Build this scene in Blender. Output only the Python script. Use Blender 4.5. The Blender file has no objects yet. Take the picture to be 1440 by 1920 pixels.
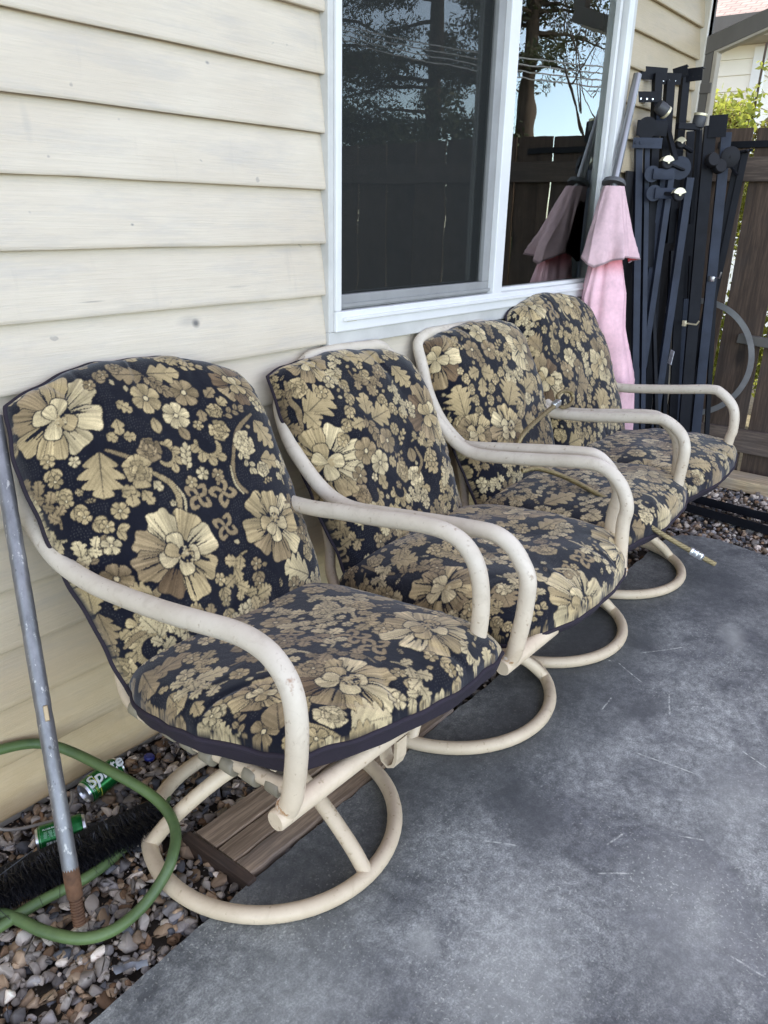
import numpy as np, math, random
# ------------------------------------------------------------------ woven floral cloth (painted as a colour field, baked to mesh colour attributes)
NAVY = np.array((0.0078, 0.0084, 0.0135))
PALE = np.array((0.50, 0.40, 0.225)); GOLD = np.array((0.37, 0.28, 0.145)); TAN = np.array((0.26, 0.19, 0.102)); BROWN = np.array((0.145, 0.095, 0.052))
RES = 0.00125
def sstep(d, aa=RES*0.8):
    x = np.clip((d + aa) / (2*aa), 0, 1); return x*x*(3 - 2*x)
class Noise1:
    def __init__(s, rng, n=997): s.v = rng.random(n); s.n = n
    def __call__(s, x):
        i = np.floor(x); f = x - i; i = i.astype(int); return s.v[i % s.n]*(1-f) + s.v[(i+1) % s.n]*f
class Cloth:
    def __init__(s, w, h, seed, shade=1.0):
        s.W = int(w/RES) + 2; s.H = int(h/RES) + 2; s.w = w; s.h = h
        s.rgb = np.zeros((s.H, s.W, 3)) + NAVY; s.occ = np.zeros((s.H, s.W)); s.rng = np.random.default_rng(seed); s.n1 = Noise1(s.rng)
        s.flip = False
    def loc(s, cx, cy, r, rot=0):
        x0 = max(0, int((cx-r)/RES)); x1 = min(s.W, int((cx+r)/RES)+2); y0 = max(0, int((cy-r)/RES)); y1 = min(s.H, int((cy+r)/RES)+2)
        if x1 <= x0 or y1 <= y0: return None
        X, Y = np.meshgrid(np.arange(x0, x1)*RES - cx, np.arange(y0, y1)*RES - cy)
        c, sn = math.cos(rot), math.sin(rot)
        return (slice(y0, y1), slice(x0, x1)), X*c + Y*sn, -X*sn + Y*c
    def put(s, sl, m, col, occ=True):
        m = np.clip(m, 0, 1)[..., None]
        s.rgb[sl] = s.rgb[sl]*(1-m) + col*m
        if occ: s.occ[sl] = np.maximum(s.occ[sl], m[..., 0])
    def streak(s, q, amp=0.5): return 1 - amp*0.5 + amp*s.n1(q)
    def petal(s, sl, lx, ly, L, x0, b, tone, fringe=True, sc=0.05, nsc=5, line=0.0021):
        a = (L-x0)*0.5; xc = (L+x0)*0.5
        t = np.clip((lx-x0)/(L-x0), 0, 1); bb = b*(0.40 + 0.90*t)
        ph = np.arctan2(ly/bb, (lx-xc)/a)
        d = (np.sqrt(((lx-xc)/a)**2 + (ly/bb)**2) - 1 + sc*np.cos(nsc*ph)*np.clip(t*2-0.4, 0, 1))*min(a, b)*0.9
        s.put(sl, sstep(-(d-line)), NAVY)
        ang = ly/(np.abs(lx)+0.2*L)
        off = s.rng.random()*400
        st = s.streak(ang*46+off, 0.75)*(0.62+0.5*t)*(0.8+0.4*s.n1(ang*9+off))
        col = np.clip(tone[None, None, :]*st[..., None], 0, 1)
        m = sstep(-d)
        if fringe:
            fr = s.n1(ang*30 + off*1.3); m = m*(1-sstep((0.95*fr**2.2+0.05) - t, 0.03)*sstep(s.n1(ang*30+off+50)-0.38, 0.08))
        s.put(sl, m, col)
    def big(s, cx, cy, R, rot=0, tones=None, npet=8, seeds=0.5, squash=1.0):
        q = s.loc(cx, cy, R*1.15, rot)
        if q is None: return
        sl, X, Y = q; Y = Y/squash; rng = s.rng
        tones = tones or [PALE, GOLD, PALE, GOLD, TAN, BROWN*1.25, TAN, GOLD]
        order = list(range(0, npet, 2)) + list(range(1, npet, 2))
        for k in order:
            a = 2*math.pi*k/npet + rng.normal(0, 0.05)
            lx = X*math.cos(a)+Y*math.sin(a); ly = -X*math.sin(a)+Y*math.cos(a)
            s.petal(sl, lx, ly, R*(0.88+0.2*rng.random()), R*0.16, R*(2.75/npet)*rng.uniform(.9, 1.08), sc=.085, nsc=rng.integers(5, 8), tone= tones[k % len(tones)]*(0.85+0.3*rng.random()))
        s.put(sl, sstep(R*0.35-np.hypot(X, Y)), NAVY)
        for (a, o, L, b) in ((0.6, 0.05, 0.30, 0.21), (2.3, 0.05, 0.31, 0.2), (3.9, 0.08, 0.28, 0.2), (5.2, 0.08, 0.28, 0.2), (1.5, 0.0, 0.24, 0.17)):
            px = math.cos(a)*o*R; py = math.sin(a)*o*R
            lx = (X-px)*math.cos(a)+(Y-py)*math.sin(a); ly = -(X-px)*math.sin(a)+(Y-py)*math.cos(a)
            s.petal(sl, lx, ly, R*L*1.4, -R*0.06, R*b*0.95, (PALE if rng.random() < .6 else GOLD), fringe=False, sc=0.02)
        if seeds > 0:
            ca = -1.2; sx, sy = math.cos(ca)*R*0.15, math.sin(ca)*R*0.15
            dd = np.hypot(X-sx, Y-sy) - R*0.2*seeds*1.3
            s.put(sl, sstep(-dd), NAVY*1.3)
            for i in range(46):
                rr = R*0.2*seeds*1.3*math.sqrt(rng.random()); aa = rng.random()*6.283
                rad = R*0.021*(1.5 if rr < R*0.09 else 1)
                s.put(sl, sstep(rad-np.hypot(X-sx-rr*math.cos(aa), Y-sy-rr*math.sin(aa))), (GOLD if rng.random() < .7 else PALE)*0.9)
    def daisy(s, cx, cy, R, rot=0, tone=None, n=6):
        q = s.loc(cx, cy, R*1.2, rot)
        if q is None: return
        sl, X, Y = q; tone = GOLD if tone is None else tone
        for k in range(n):
            a = 2*math.pi*k/n
            lx = X*math.cos(a)+Y*math.sin(a); ly = -X*math.sin(a)+Y*math.cos(a)
            s.petal(sl, lx, ly, R, R*0.05, R*0.36, tone*(0.8+0.4*s.rng.random()), fringe=False, sc=0.06, nsc=3, line=0.0013 if R < .02 else 0.0017)
        r = np.hypot(X, Y)
        s.put(sl, sstep(R*0.22-r), NAVY*1.5); s.put(sl, sstep(R*0.15-r), PALE*1.15)
    def leaf(s, cx, cy, L, rot=0, W=0.34, lobes=4, tone=None, centred=True):
        if centred: cx -= math.cos(rot)*L*.5; cy -= math.sin(rot)*L*.5
        q = s.loc(cx, cy, L*1.1, rot)
        if q is None: return
        sl, X, Y = q; tone = GOLD if tone is None else tone
        tt = X/L; t = np.clip(tt - 0.35*np.abs(Y)/L, 0.0001, 0.9999)
        lob = np.abs(np.sin(lobes*math.pi*t)) if lobes else 1.0
        w = W*L*np.sin(math.pi*t**0.75)**0.8*(0.50+0.50*lob)
        d = np.maximum(np.abs(Y)-w, np.maximum(-X, X-L))*0.75
        s.put(sl, sstep(-(d-0.0013)), NAVY)
        off = s.rng.random()*300
        st = s.streak((X*0.9-np.abs(Y)*1.3)/L*38+off, 0.5)*(0.75+0.35*np.clip(tt, 0, 1))
        col = np.clip(tone[None, None, :]*st[..., None], 0, 1)
        vein = sstep(0.0008+0.012*L*(1-np.clip(tt, 0, 1))-np.abs(Y))
        s.put(sl, sstep(-d)*(1-0.75*vein*(L > .02)), col)
    def stem(s, pts, wd=0.006, tone=None, twist=True):
        tone = GOLD if tone is None else tone
        P = np.array(pts, float)
        # catmull resample
        Q = [P[0]]+list(P)+[P[-1]]; out = []
        for i in range(1, len(Q)-2):
            for f in np.linspace(0, 1, 10, endpoint=False):
                a, b, c, d = Q[i-1], Q[i], Q[i+1], Q[i+2]
                out.append(0.5*((2*b)+(-a+c)*f+(2*a-5*b+4*c-d)*f*f+(-a+3*b-3*c+d)*f**3))
        out.append(P[-1]); out = np.array(out); c = out.mean(0); r = np.max(np.hypot(*(out-c).T))+wd*2
        q = s.loc(c[0], c[1], r)
        if q is None: return
        sl, X, Y = q; X = X+c[0]; Y = Y+c[1]; best = np.full(X.shape, 9.0); al = np.zeros(X.shape); acc = 0; n = len(out)
        for i in range(n-1):
            a = out[i]; b = out[i+1]; v = b-a; l = np.hypot(*v)+1e-9
            t = np.clip(((X-a[0])*v[0]+(Y-a[1])*v[1])/l/l, 0, 1)
            ww = wd*(0.55+0.45*math.sin(math.pi*(i+.5)/n))
            d = np.hypot(X-a[0]-t*v[0], Y-a[1]-t*v[1]) - ww*0.5
            m = d < best; best = np.where(m, d, best); al = np.where(m, acc+t*l, al); acc += l
        s.put(sl, sstep(-(best-0.0013)), NAVY)
        st = (0.78+0.3*np.sin(al*1500)) if twist else 0.8+0.4*s.n1(al*500)
        s.put(sl, sstep(-best), np.clip(tone[None, None]*st[..., None], 0, 1))
    def rose(s, cx, cy, R, rot=0, tone=None):
        q = s.loc(cx, cy, R*1.3, rot)
        if q is None: return
        sl, X, Y = q; tone = GOLD if tone is None else tone
        for (n, r0, r1, b, k0) in ((5, .15, 1.12, .60, 0), (4, .0, .74, .42, .6), (3, -.12, .44, .30, .2)):
            for k in range(n):
                a = rot+2*math.pi*(k+k0)/n+s.rng.normal(0, .12); lx = X*math.cos(a)+Y*math.sin(a); ly = -X*math.sin(a)+Y*math.cos(a); g_ = s.rng.uniform(.82, 1.1)
                s.petal(sl, lx, ly, R*r1*g_, R*r0, R*b*g_, tone*(.6+.65*s.rng.random()), fringe=False, sc=.09, nsc=4, line=0.0012)
    def sprig(s, cx, cy, L, rot=0, tone=None, n=5, small=True):
        tone = GOLD if tone is None else tone
        c, sn = math.cos(rot), math.sin(rot)
        s.stem([(cx-c*L*.5, cy-sn*L*.5), (cx, cy), (cx+c*L*.5, cy+sn*L*.5)], 0.0028, tone, False)
        for i in range(n):
            f = -0.4+0.8*i/(n-1); sd = 1 if i % 2 else -1
            a = rot+sd*0.75; l = L*0.34
            x = cx+c*L*f; y = cy+sn*L*f
            s.leaf(x+math.cos(a)*l*.5, y+math.sin(a)*l*.5, l, a, 0.32, 0, tone*(0.85+.3*s.rng.random()))
        s.leaf(cx+c*L*.62, cy+sn*L*.62, L*.36, rot, .32, 0, tone)
    def garland(s, pts, r=0.011, tone=None):
        tone = GOLD if tone is None else tone
        P = np.array(pts, float); seg = np.hypot(*(P[1:]-P[:-1]).T); tot = seg.sum(); n = max(2, int(tot/(r*1.45)))
        for i in range(n+1):
            d = tot*i/n; k = 0
            while k < len(seg)-1 and d > seg[k]: d -= seg[k]; k += 1
            p = P[k]+(P[k+1]-P[k])*(d/seg[k]); a = math.atan2(*(P[k+1]-P[k])[::-1])
            if i % 2 == 0: s.daisy(p[0], p[1], r, s.rng.random()*6, tone*(0.8+.5*s.rng.random()), 5)
            else:
                for sd in (-1, 1): s.leaf(p[0]+math.cos(a+sd*.9)*r*.7, p[1]+math.sin(a+sd*.9)*r*.7, r*1.7, a+sd*.7, .33, 0, tone*(0.8+.4*s.rng.random()))
    def scroll(s, cx, cy, R, rot=0, hand=1, tone=None):
        tone = GOLD if tone is None else tone
        pts = [(cx+R*math.cos(rot+hand*a)*(1-.1*a), cy+R*math.sin(rot+hand*a)*(1-.1*a)) for a in np.linspace(0, 3.9, 9)]
        s.stem(pts, R*0.42, tone)
        for a in (0.5, 1.2, 1.9, 2.6):
            x = cx+R*1.12*math.cos(rot+hand*a); y = cy+R*1.12*math.sin(rot+hand*a)
            s.leaf(x, y, R*.75, rot+hand*(a+.5), .42, 0, tone*(.85+.3*s.rng.random()))
    def filigree(s, cx, cy, R, rot=0, tone=None):
        tone = TAN if tone is None else tone
        for k in range(4):
            a = rot+k*1.571
            s.stem([(cx, cy), (cx+math.cos(a)*R*.6, cy+math.sin(a)*R*.6), (cx+math.cos(a+.5)*R, cy+math.sin(a+.5)*R), (cx+math.cos(a+.95)*R*.7, cy+math.sin(a+.95)*R*.7)], R*.34, tone, False)
    def free(s, cx, cy, r):
        if not (-.01 < cx < s.w+.01 and -.01 < cy < s.h+.01): return False
        for rr, n in ((0, 1), (r*.5, 8), (r, 16)):
            for i in range(n):
                x = int((cx+rr*math.cos(6.283*i/n))/RES); y = int((cy+rr*math.sin(6.283*i/n))/RES)
                if 0 <= x < s.W and 0 <= y < s.H and s.occ[y, x] > 0.3: return False
        return True
    def vine(s, x, y, a, L, curl, tone):
        n = 9; pts = []; px, py = x, y
        for i in range(n): pts.append((px, py)); px += math.cos(a)*L/n; py += math.sin(a)*L/n; a += curl/n
        if sum(s.free(p[0], p[1], .010) for p in pts) < 6: return False
        s.stem(pts, .0085, tone*.85)
        for i in range(1, n):
            p, q = pts[i-1], pts[i]; d = math.atan2(q[1]-p[1], q[0]-p[0]); sd = 1 if i % 2 else -1; l = s.rng.uniform(.026, .042); b = d+sd*.85
            s.leaf(q[0]+math.cos(b)*l*.5, q[1]+math.sin(b)*l*.5, l, b, .46, 3, tone*(.8+.4*s.rng.random()))
        if s.rng.random() < .6: s.daisy(px, py, .022, 0, tone, 5)
        else: s.leaf(px+math.cos(a)*.02, py+math.sin(a)*.02, .05, a, .45, 4, tone)
        return True
    def fill(s, counts=((0.042, 40), (0.030, 70), (0.022, 80), (0.014, 90), (0.009, 60))):
        rng = s.rng
        for _ in range(420):
            s.vine(rng.random()*s.w, rng.random()*s.h, rng.random()*6.283, rng.uniform(.10, .19), rng.choice((-1, 1))*rng.uniform(.8, 3.2), [PALE, PALE*.9, GOLD, TAN][int(rng.random()*4)])
        for r, n in counts:
            for _ in range(n*3):
                x = rng.random()*s.w; y = rng.random()*s.h
                if not s.free(x, y, r*.80): continue
                k = rng.random(); t = [PALE, GOLD, GOLD, TAN][int(rng.random()*4)]; a = rng.random()*6.283
                if r > .04:
                    if k < .5: s.leaf(x, y, r*2.0, a, .42, 4, t)
                    elif k < .75: s.scroll(x, y, r*.72, a, 1 if rng.random() < .5 else -1, t)
                    else: s.garland([(x-r*math.cos(a), y-r*math.sin(a)), (x, y+r*.2), (x+r*math.cos(a), y+r*math.sin(a))], .011, t)
                elif r > .027:
                    if k < .3: s.daisy(x, y, r*.95, a, t)
                    elif k < .55: s.leaf(x, y, r*1.9, a, .42, 3, t)
                    elif k < .75: s.sprig(x, y, r*1.35, a, t)
                    elif k < .88: s.scroll(x, y, r*.7, a, 1, t)
                    else: s.filigree(x, y, r*.9, a)
                elif r > .018:
                    if k < .10: s.rose(x, y, r*.9, a, t)
                    elif k < .32: s.daisy(x, y, r*.95, a, t)
                    elif k < .6: s.sprig(x, y, r*1.3, a, t)
                    elif k < .92: s.leaf(x, y, r*2.0, a, .44, 3, t)
                    else: s.filigree(x, y, r*.85, a)
                elif r > .012:
                    if k < .35: s.daisy(x, y, r*.95, a, t, 5)
                    elif k < .7: s.leaf(x, y, r*2.0, a, .40, 2, t)
                    else: s.sprig(x, y, r*1.25, a, t)
                else:
                    if k < .7: s.leaf(x, y, r*1.8, a, .34, 0, t*.85)
                    else: s.daisy(x, y, r*.9, a, t, 5)
    def dots(s, dens=0.0065):
        rng = s.rng; n = int(s.w/dens); m = int(s.h/dens); ph = rng.random(4)*6
        for j in range(m):
            for i in range(n):
                x = (i+.5+.35*math.sin(j*.9))*dens; y = (j+.5+.35*math.sin(i*.7))*dens
                if math.sin(x*31+ph[0]+2*math.sin(y*13+ph[1])) < -0.35: continue
                xi, yi = int(x/RES), int(y/RES)
                if s.occ[max(0, yi-3):yi+4, max(0, xi-3):xi+4].max(initial=0) > .2: continue
                q = s.loc(x, y, 0.003)
                if q: s.put(q[0], sstep(0.0010-np.hypot(q[1], q[2]), .0007)*.8, np.array((.075, .072, .066)), False)
    def sample(s, cs, ct):
        rn = np.random.default_rng(1); cs = cs+rn.normal(0, .00055, cs.shape); ct = ct+rn.normal(0, .00055, ct.shape)
        x = np.clip(cs/RES, 0, s.W-1.001); y = np.clip(ct/RES, 0, s.H-1.001); i = x.astype(int); j = y.astype(int); fx = (x-i)[:, None]; fy = (y-j)[:, None]
        return (s.rgb[j, i]*(1-fx)+s.rgb[j, i+1]*fx)*(1-fy)+(s.rgb[j+1, i]*(1-fx)+s.rgb[j+1, i+1]*fx)*fy
# ------------------------------------------------------------------ a padded cushion section over four welt corners
def cushion_grid(c, T, kb, kt, N, M, bulge=(0, 0, 0, 0), crown=0.0, lump=0.006, seed=1, p=4.5, sag=None):
    """c: four corners (bottom left, bottom right, top right, top left); returns verts (M,N,3), cloth coords cs (N,), ct (M,)"""
    c = np.array(c, float); rng = np.random.default_rng(seed)
    su = np.linspace(-1, 1, N); sv = np.linspace(-1, 1, M)
    f = lambda s: np.sign(s)*np.sin(np.abs(s)*math.pi/2)*0.55 + s*0.45
    u, v = np.meshgrid(f(su), f(sv))
    k = kb + (kt-kb)*(v+1)/2
    x = u*np.sqrt(np.clip(1-k*v*v/2, 0, 1)); y = v*np.sqrt(np.clip(1-k*u*u/2, 0, 1))
    x = x + np.where(u < 0, -1, 1)*np.abs(u)**3*np.where(u < 0, bulge[0], bulge[1])*(1-v*v)
    y = y + np.where(v < 0, -1, 1)*np.abs(v)**3*np.where(v < 0, bulge[2], bulge[3])*(1-u*u)
    e1, e2, e3, e4 = rng.random(4)*6.28; x = x+.007*np.abs(u)**6*(np.sin(v*9+e1+u)+.6*np.sin(v*21+e2)); y = y+.007*np.abs(v)**6*(np.sin(u*9+e3+v)+.6*np.sin(u*21+e4))
    a = (x+1)/2; b = (y+1)/2
    P = ((1-a)*(1-b))[..., None]*c[0] + (a*(1-b))[..., None]*c[1] + (a*b)[..., None]*c[2] + ((1-a)*b)[..., None]*c[3]
    n = np.cross(c[1]-c[0], c[3]-c[0]); n = n/np.linalg.norm(n)
    hh = (np.clip(1-np.abs(u)**p, 0, 1)*np.clip(1-np.abs(v)**p, 0, 1))**0.36
    cr = 1+crown*(1-u*u)*(1-v*v)
    q = np.zeros_like(u)
    for _ in range(7):
        kx, ky = rng.normal(0, 2.4, 2); q += np.sin(kx*u*2+ky*v*2+rng.random()*6.28)
    wr = np.zeros_like(u)
    for _ in range(24):
        side = rng.integers(4); p0 = rng.uniform(-.85, .85); ex, ey = ((-1, p0), (1, p0), (p0, -1), (p0, 1))[side]; an = math.atan2(-ey, -ex)+rng.normal(0, .55); Lr = rng.uniform(.25, .6)
        al = (u-ex)*math.cos(an)+(v-ey)*math.sin(an); ac = -(u-ex)*math.sin(an)+(v-ey)*math.cos(an)+.06*np.sin(al*6+p0*9)
        wd = .022+.05*np.clip(al, 0, 1); wr += rng.choice((-1, -1, .7))*np.exp(-(ac/wd)**2)*np.clip(1-al/Lr, 0, 1)*(al > -.05)
    h = T*hh*cr + lump*q*hh*0.5 + .0085*wr*hh
    if sag is not None: h = h + sag(u, v)*hh
    V = P + h[..., None]*n
    mid = V[M//2]; cs = np.concatenate([[0], np.cumsum(np.linalg.norm(np.diff(mid, axis=0), axis=1))])
    mid = V[:, N//2]; ct = np.concatenate([[0], np.cumsum(np.linalg.norm(np.diff(mid, axis=0), axis=1))])
    W = P - (0.016*hh)[..., None]*n     # underside
    return V, W, cs, ct, n
CUSH = {
1: dict(back=dict(c=[(.815,-.385,.425),(1.45,-.385,.445),(1.45,-.085,1.08),(.745,-.04,1.09)],T=.088,kb=.14,kt=.46,bulge=(0.01,0.0,0,.08)),
        seat=dict(c=[(.825,-.885,.500),(1.50,-.99,.485),(1.46,-.31,.445),(.765,-.31,.455)],T=.086,kb=.38,kt=.62,bulge=(.04,.03,.07,0))),
2: dict(back=dict(c=[(1.572,-.375,.425),(2.175,-.375,.435),(2.215,-.075,1.01),(1.545,-.05,1.03)],T=.09,kb=.14,kt=.26,bulge=(0,0,0,.07)),
        seat=dict(c=[(1.54,-.94,.43),(2.36,-.95,.455),(2.26,-.31,.425),(1.53,-.31,.425)],T=.115,kb=.40,kt=.34,bulge=(.03,.05,.16,0))),
3: dict(back=dict(c=[(2.31,-.37,.425),(2.89,-.37,.435),(2.96,-.08,1.055),(2.285,-.05,1.035)],T=.088,kb=.14,kt=.26,bulge=(0,0,0,.06)),
        seat=dict(c=[(2.29,-.9,.435),(3.07,-.9,.47),(2.98,-.31,.425),(2.27,-.31,.42)],T=.105,kb=.40,kt=.30,bulge=(.03,.04,.12,0))),
4: dict(back=dict(c=[(2.90,-.37,.435),(3.60,-.37,.445),(3.62,-.09,1.105),(2.88,-.02,1.12)],T=.088,kb=.14,kt=.58,bulge=(0,0,0,.07)),
        seat=dict(c=[(2.95,-.9,.435),(3.73,-.9,.47),(3.66,-.31,.43),(2.94,-.31,.425)],T=.105,kb=.36,kt=.30,bulge=(.03,.04,.08,0))),
}
BARS = {'A': ((4.12, -0.056, 1.8), (4.12, -0.23, 0.396)), 'A2': ((4.17, -0.078, 1.796), (4.17, -0.22, 0.681)), 'B': ((4.2, -0.21, 1.7), (4.2, -0.205, 0.703)), 'B2': ((4.22, -0.16, 1.687), (4.22, -0.166, 0.84)), 'C': ((4.3, -0.271, 1.658), (4.3, -0.278, 0.416)), 'D': ((4.4, -0.299, 1.902), (4.4, -0.409, 0.375)), 'E': ((4.55, -0.336, 1.882), (4.55, -0.43, 0.381)), 'F': ((4.7, -0.401, 1.801), (4.7, -0.36, 0.931)), 'F2': ((4.7, -0.369, 1.801), (4.7, -0.331, 0.928)), 'T1': ((4.2, -0.077, 2.125), (4.2, -0.106, 1.821)), 'T2': ((4.32, -0.097, 2.107), (4.32, -0.119, 1.805)), 'T3': ((4.45, -0.124, 2.147), (4.45, -0.135, 1.938)), 'G': ((4.22, -0.09, 1.786), (4.22, -0.139, 1.225)), 'H': ((4.45, -0.205, 1.517), (4.45, -0.327, 0.381)), 'I': ((4.6, -0.254, 1.274), (4.6, -0.365, 0.36)), 'J': ((4.5, -0.287, 1.055), (4.5, -0.341, 0.375)), 'N1': ((4.8, -0.086, 1.919), (4.8, -0.233, 0.786)), 'M1': ((4.24, -0.119, 1.486), (4.24, -0.307, 0.417)), 'M2': ((4.4, -0.201, 1.304), (4.4, -0.295, 0.385)), 'M3': ((4.5, -0.272, 1.7), (4.5, -0.362, 0.774)), 'M4': ((4.6, -0.358, 1.415), (4.6, -0.475, 0.38)), 'M5': ((4.26, -0.093, 1.992), (4.26, -0.2, 1.738)), 'M6': ((4.35, -0.101, 1.669), (4.35, -0.174, 0.827)), 'M7': ((4.45, -0.219, 1.922), (4.45, -0.262, 1.439)), 'K': ((4.25, 0.02, 1.791), (4.25, -0.137, 0.354))}
PTS = {'w1': (4.16, -0.19, 1.718), 'c1': (4.15, -0.235, 1.721), 'w2': (4.14, -0.278, 1.571), 'c2': (4.13, -0.28, 1.583), 'r1': (4.18, -0.125, 1.961), 'r2': (4.3, -0.271, 1.916), 'w3': (4.05, -0.054, 1.602), 'w4': (4.05, -0.043, 1.685), 'c3': (4.3, -0.193, 1.814), 'd1': (4.45, -0.388, 1.762), 'd2': (4.35, -0.346, 1.74), 'd3': (4.4, -0.37, 1.713), 'p1': (4.15, -0.051, 2.015), 'p2': (4.2, -0.051, 2.123), 'p3': (4.32, -0.086, 2.112), 'p4': (4.4, -0.108, 2.149), 'p5': (4.45, -0.156, 2.142), 'p6': (4.12, -0.083, 1.875), 'p7': (4.12, -0.095, 1.808), 'p8': (4.2, -0.175, 1.759), 'p9': (4.15, -0.207, 1.63), 'p10': (4.4, -0.333, 1.896), 'p11': (4.3, -0.21, 1.703), 'p12': (4.12, -0.145, 1.668), 'p13': (4.12, -0.167, 1.58), 'l1': (4.36, -0.355, 0.94), 'l2': (4.5, -0.407, 1.175), 'b1': (4.7, -0.369, 1.786), 'tag': (4.25, -0.326, 0.77), 'k1': (4.3, -0.207, 0.526)}
FAST_CLOTH = False
SKY_STRENGTH = 0.93
import bpy, bmesh
from mathutils import Vector, Matrix, Euler
SC = bpy.context.scene
COL = SC.collection
R = math.radians
random.seed(7)
# ------------------------------------------------------------------ materials
def nt(name):
    m = bpy.data.materials.new(name); m.use_nodes = True; t = m.node_tree; t.nodes.clear()
    o = t.nodes.new('ShaderNodeOutputMaterial'); b = t.nodes.new('ShaderNodeBsdfPrincipled'); t.links.new(b.outputs[0], o.inputs[0])
    return m, t, b, o
def N(t, typ, **kw):
    n = t.nodes.new(typ)
    for k, v in kw.items():
        if k.startswith('_'): setattr(n, k[1:], v)
    for k, v in kw.items():
        if not k.startswith('_'):
            n.inputs[int(k[1:]) if k[0] == 'i' and k[1:].isdigit() else k].default_value = v
    return n
def lk(t, a, b): t.links.new(a, b)
def coords(t, scale=(1, 1, 1), kind='Object'):
    tc = N(t, 'ShaderNodeTexCoord'); mp = N(t, 'ShaderNodeMapping'); mp.inputs['Scale'].default_value = scale
    lk(t, tc.outputs[kind], mp.inputs[0]); return mp.outputs[0]
def noise(t, vec, scale, detail=4, rough=.55, dist=0):
    n = N(t, 'ShaderNodeTexNoise', Scale=scale, Detail=detail, Roughness=rough, Distortion=dist); lk(t, vec, n.inputs['Vector']); return n.outputs['Fac']
def ramp(t, fac, stops):
    r = N(t, 'ShaderNodeValToRGB'); e = r.color_ramp.elements
    while len(e) < len(stops): e.new(.5)
    for i, (p, c) in enumerate(stops):
        e[i].position = p; e[i].color = (c, c, c, 1) if isinstance(c, (int, float)) else (*c, 1)
    lk(t, fac, r.inputs[0]); return r.outputs[0]
def mix(t, fac, a, b, mode='MIX'):
    n = N(t, 'ShaderNodeMix', _data_type='RGBA', _blend_type=mode)
    for s, v in ((n.inputs[0], fac), (n.inputs[6], a), (n.inputs[7], b)):
        if isinstance(v, (int, float)): s.default_value = v
        elif isinstance(v, tuple): s.default_value = (*v, 1) if len(v) == 3 else v
        else: lk(t, v, s)
    return n.outputs[2]
def bump(t, b, h, strength=.3, dist=.01, prev=None):
    n = N(t, 'ShaderNodeBump', Strength=strength, Distance=dist); lk(t, h, n.inputs['Height'])
    if prev: lk(t, prev, n.inputs['Normal'])
    lk(t, n.outputs[0], b.inputs['Normal']); return n.outputs[0]
def M_basic(name, c, rough=.6, metal=0, var=.25, scale=12, bstr=.08, stretch=(1, 1, 1), c2=None, spec=.5):
    m, t, b, o = nt(name); v = coords(t, stretch)
    f = noise(t, v, scale, 5, .6)
    c2 = c2 or tuple(x*(1-var) for x in c)
    k = ramp(t, f, [(.3, c2), (.7, c)])
    lk(t, k, b.inputs['Base Color']); b.inputs['Roughness'].default_value = rough; b.inputs['Metallic'].default_value = metal
    b.inputs['Specular IOR Level'].default_value = spec
    if bstr: bump(t, b, noise(t, v, scale*6, 3), bstr, .004)
    return m
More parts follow.
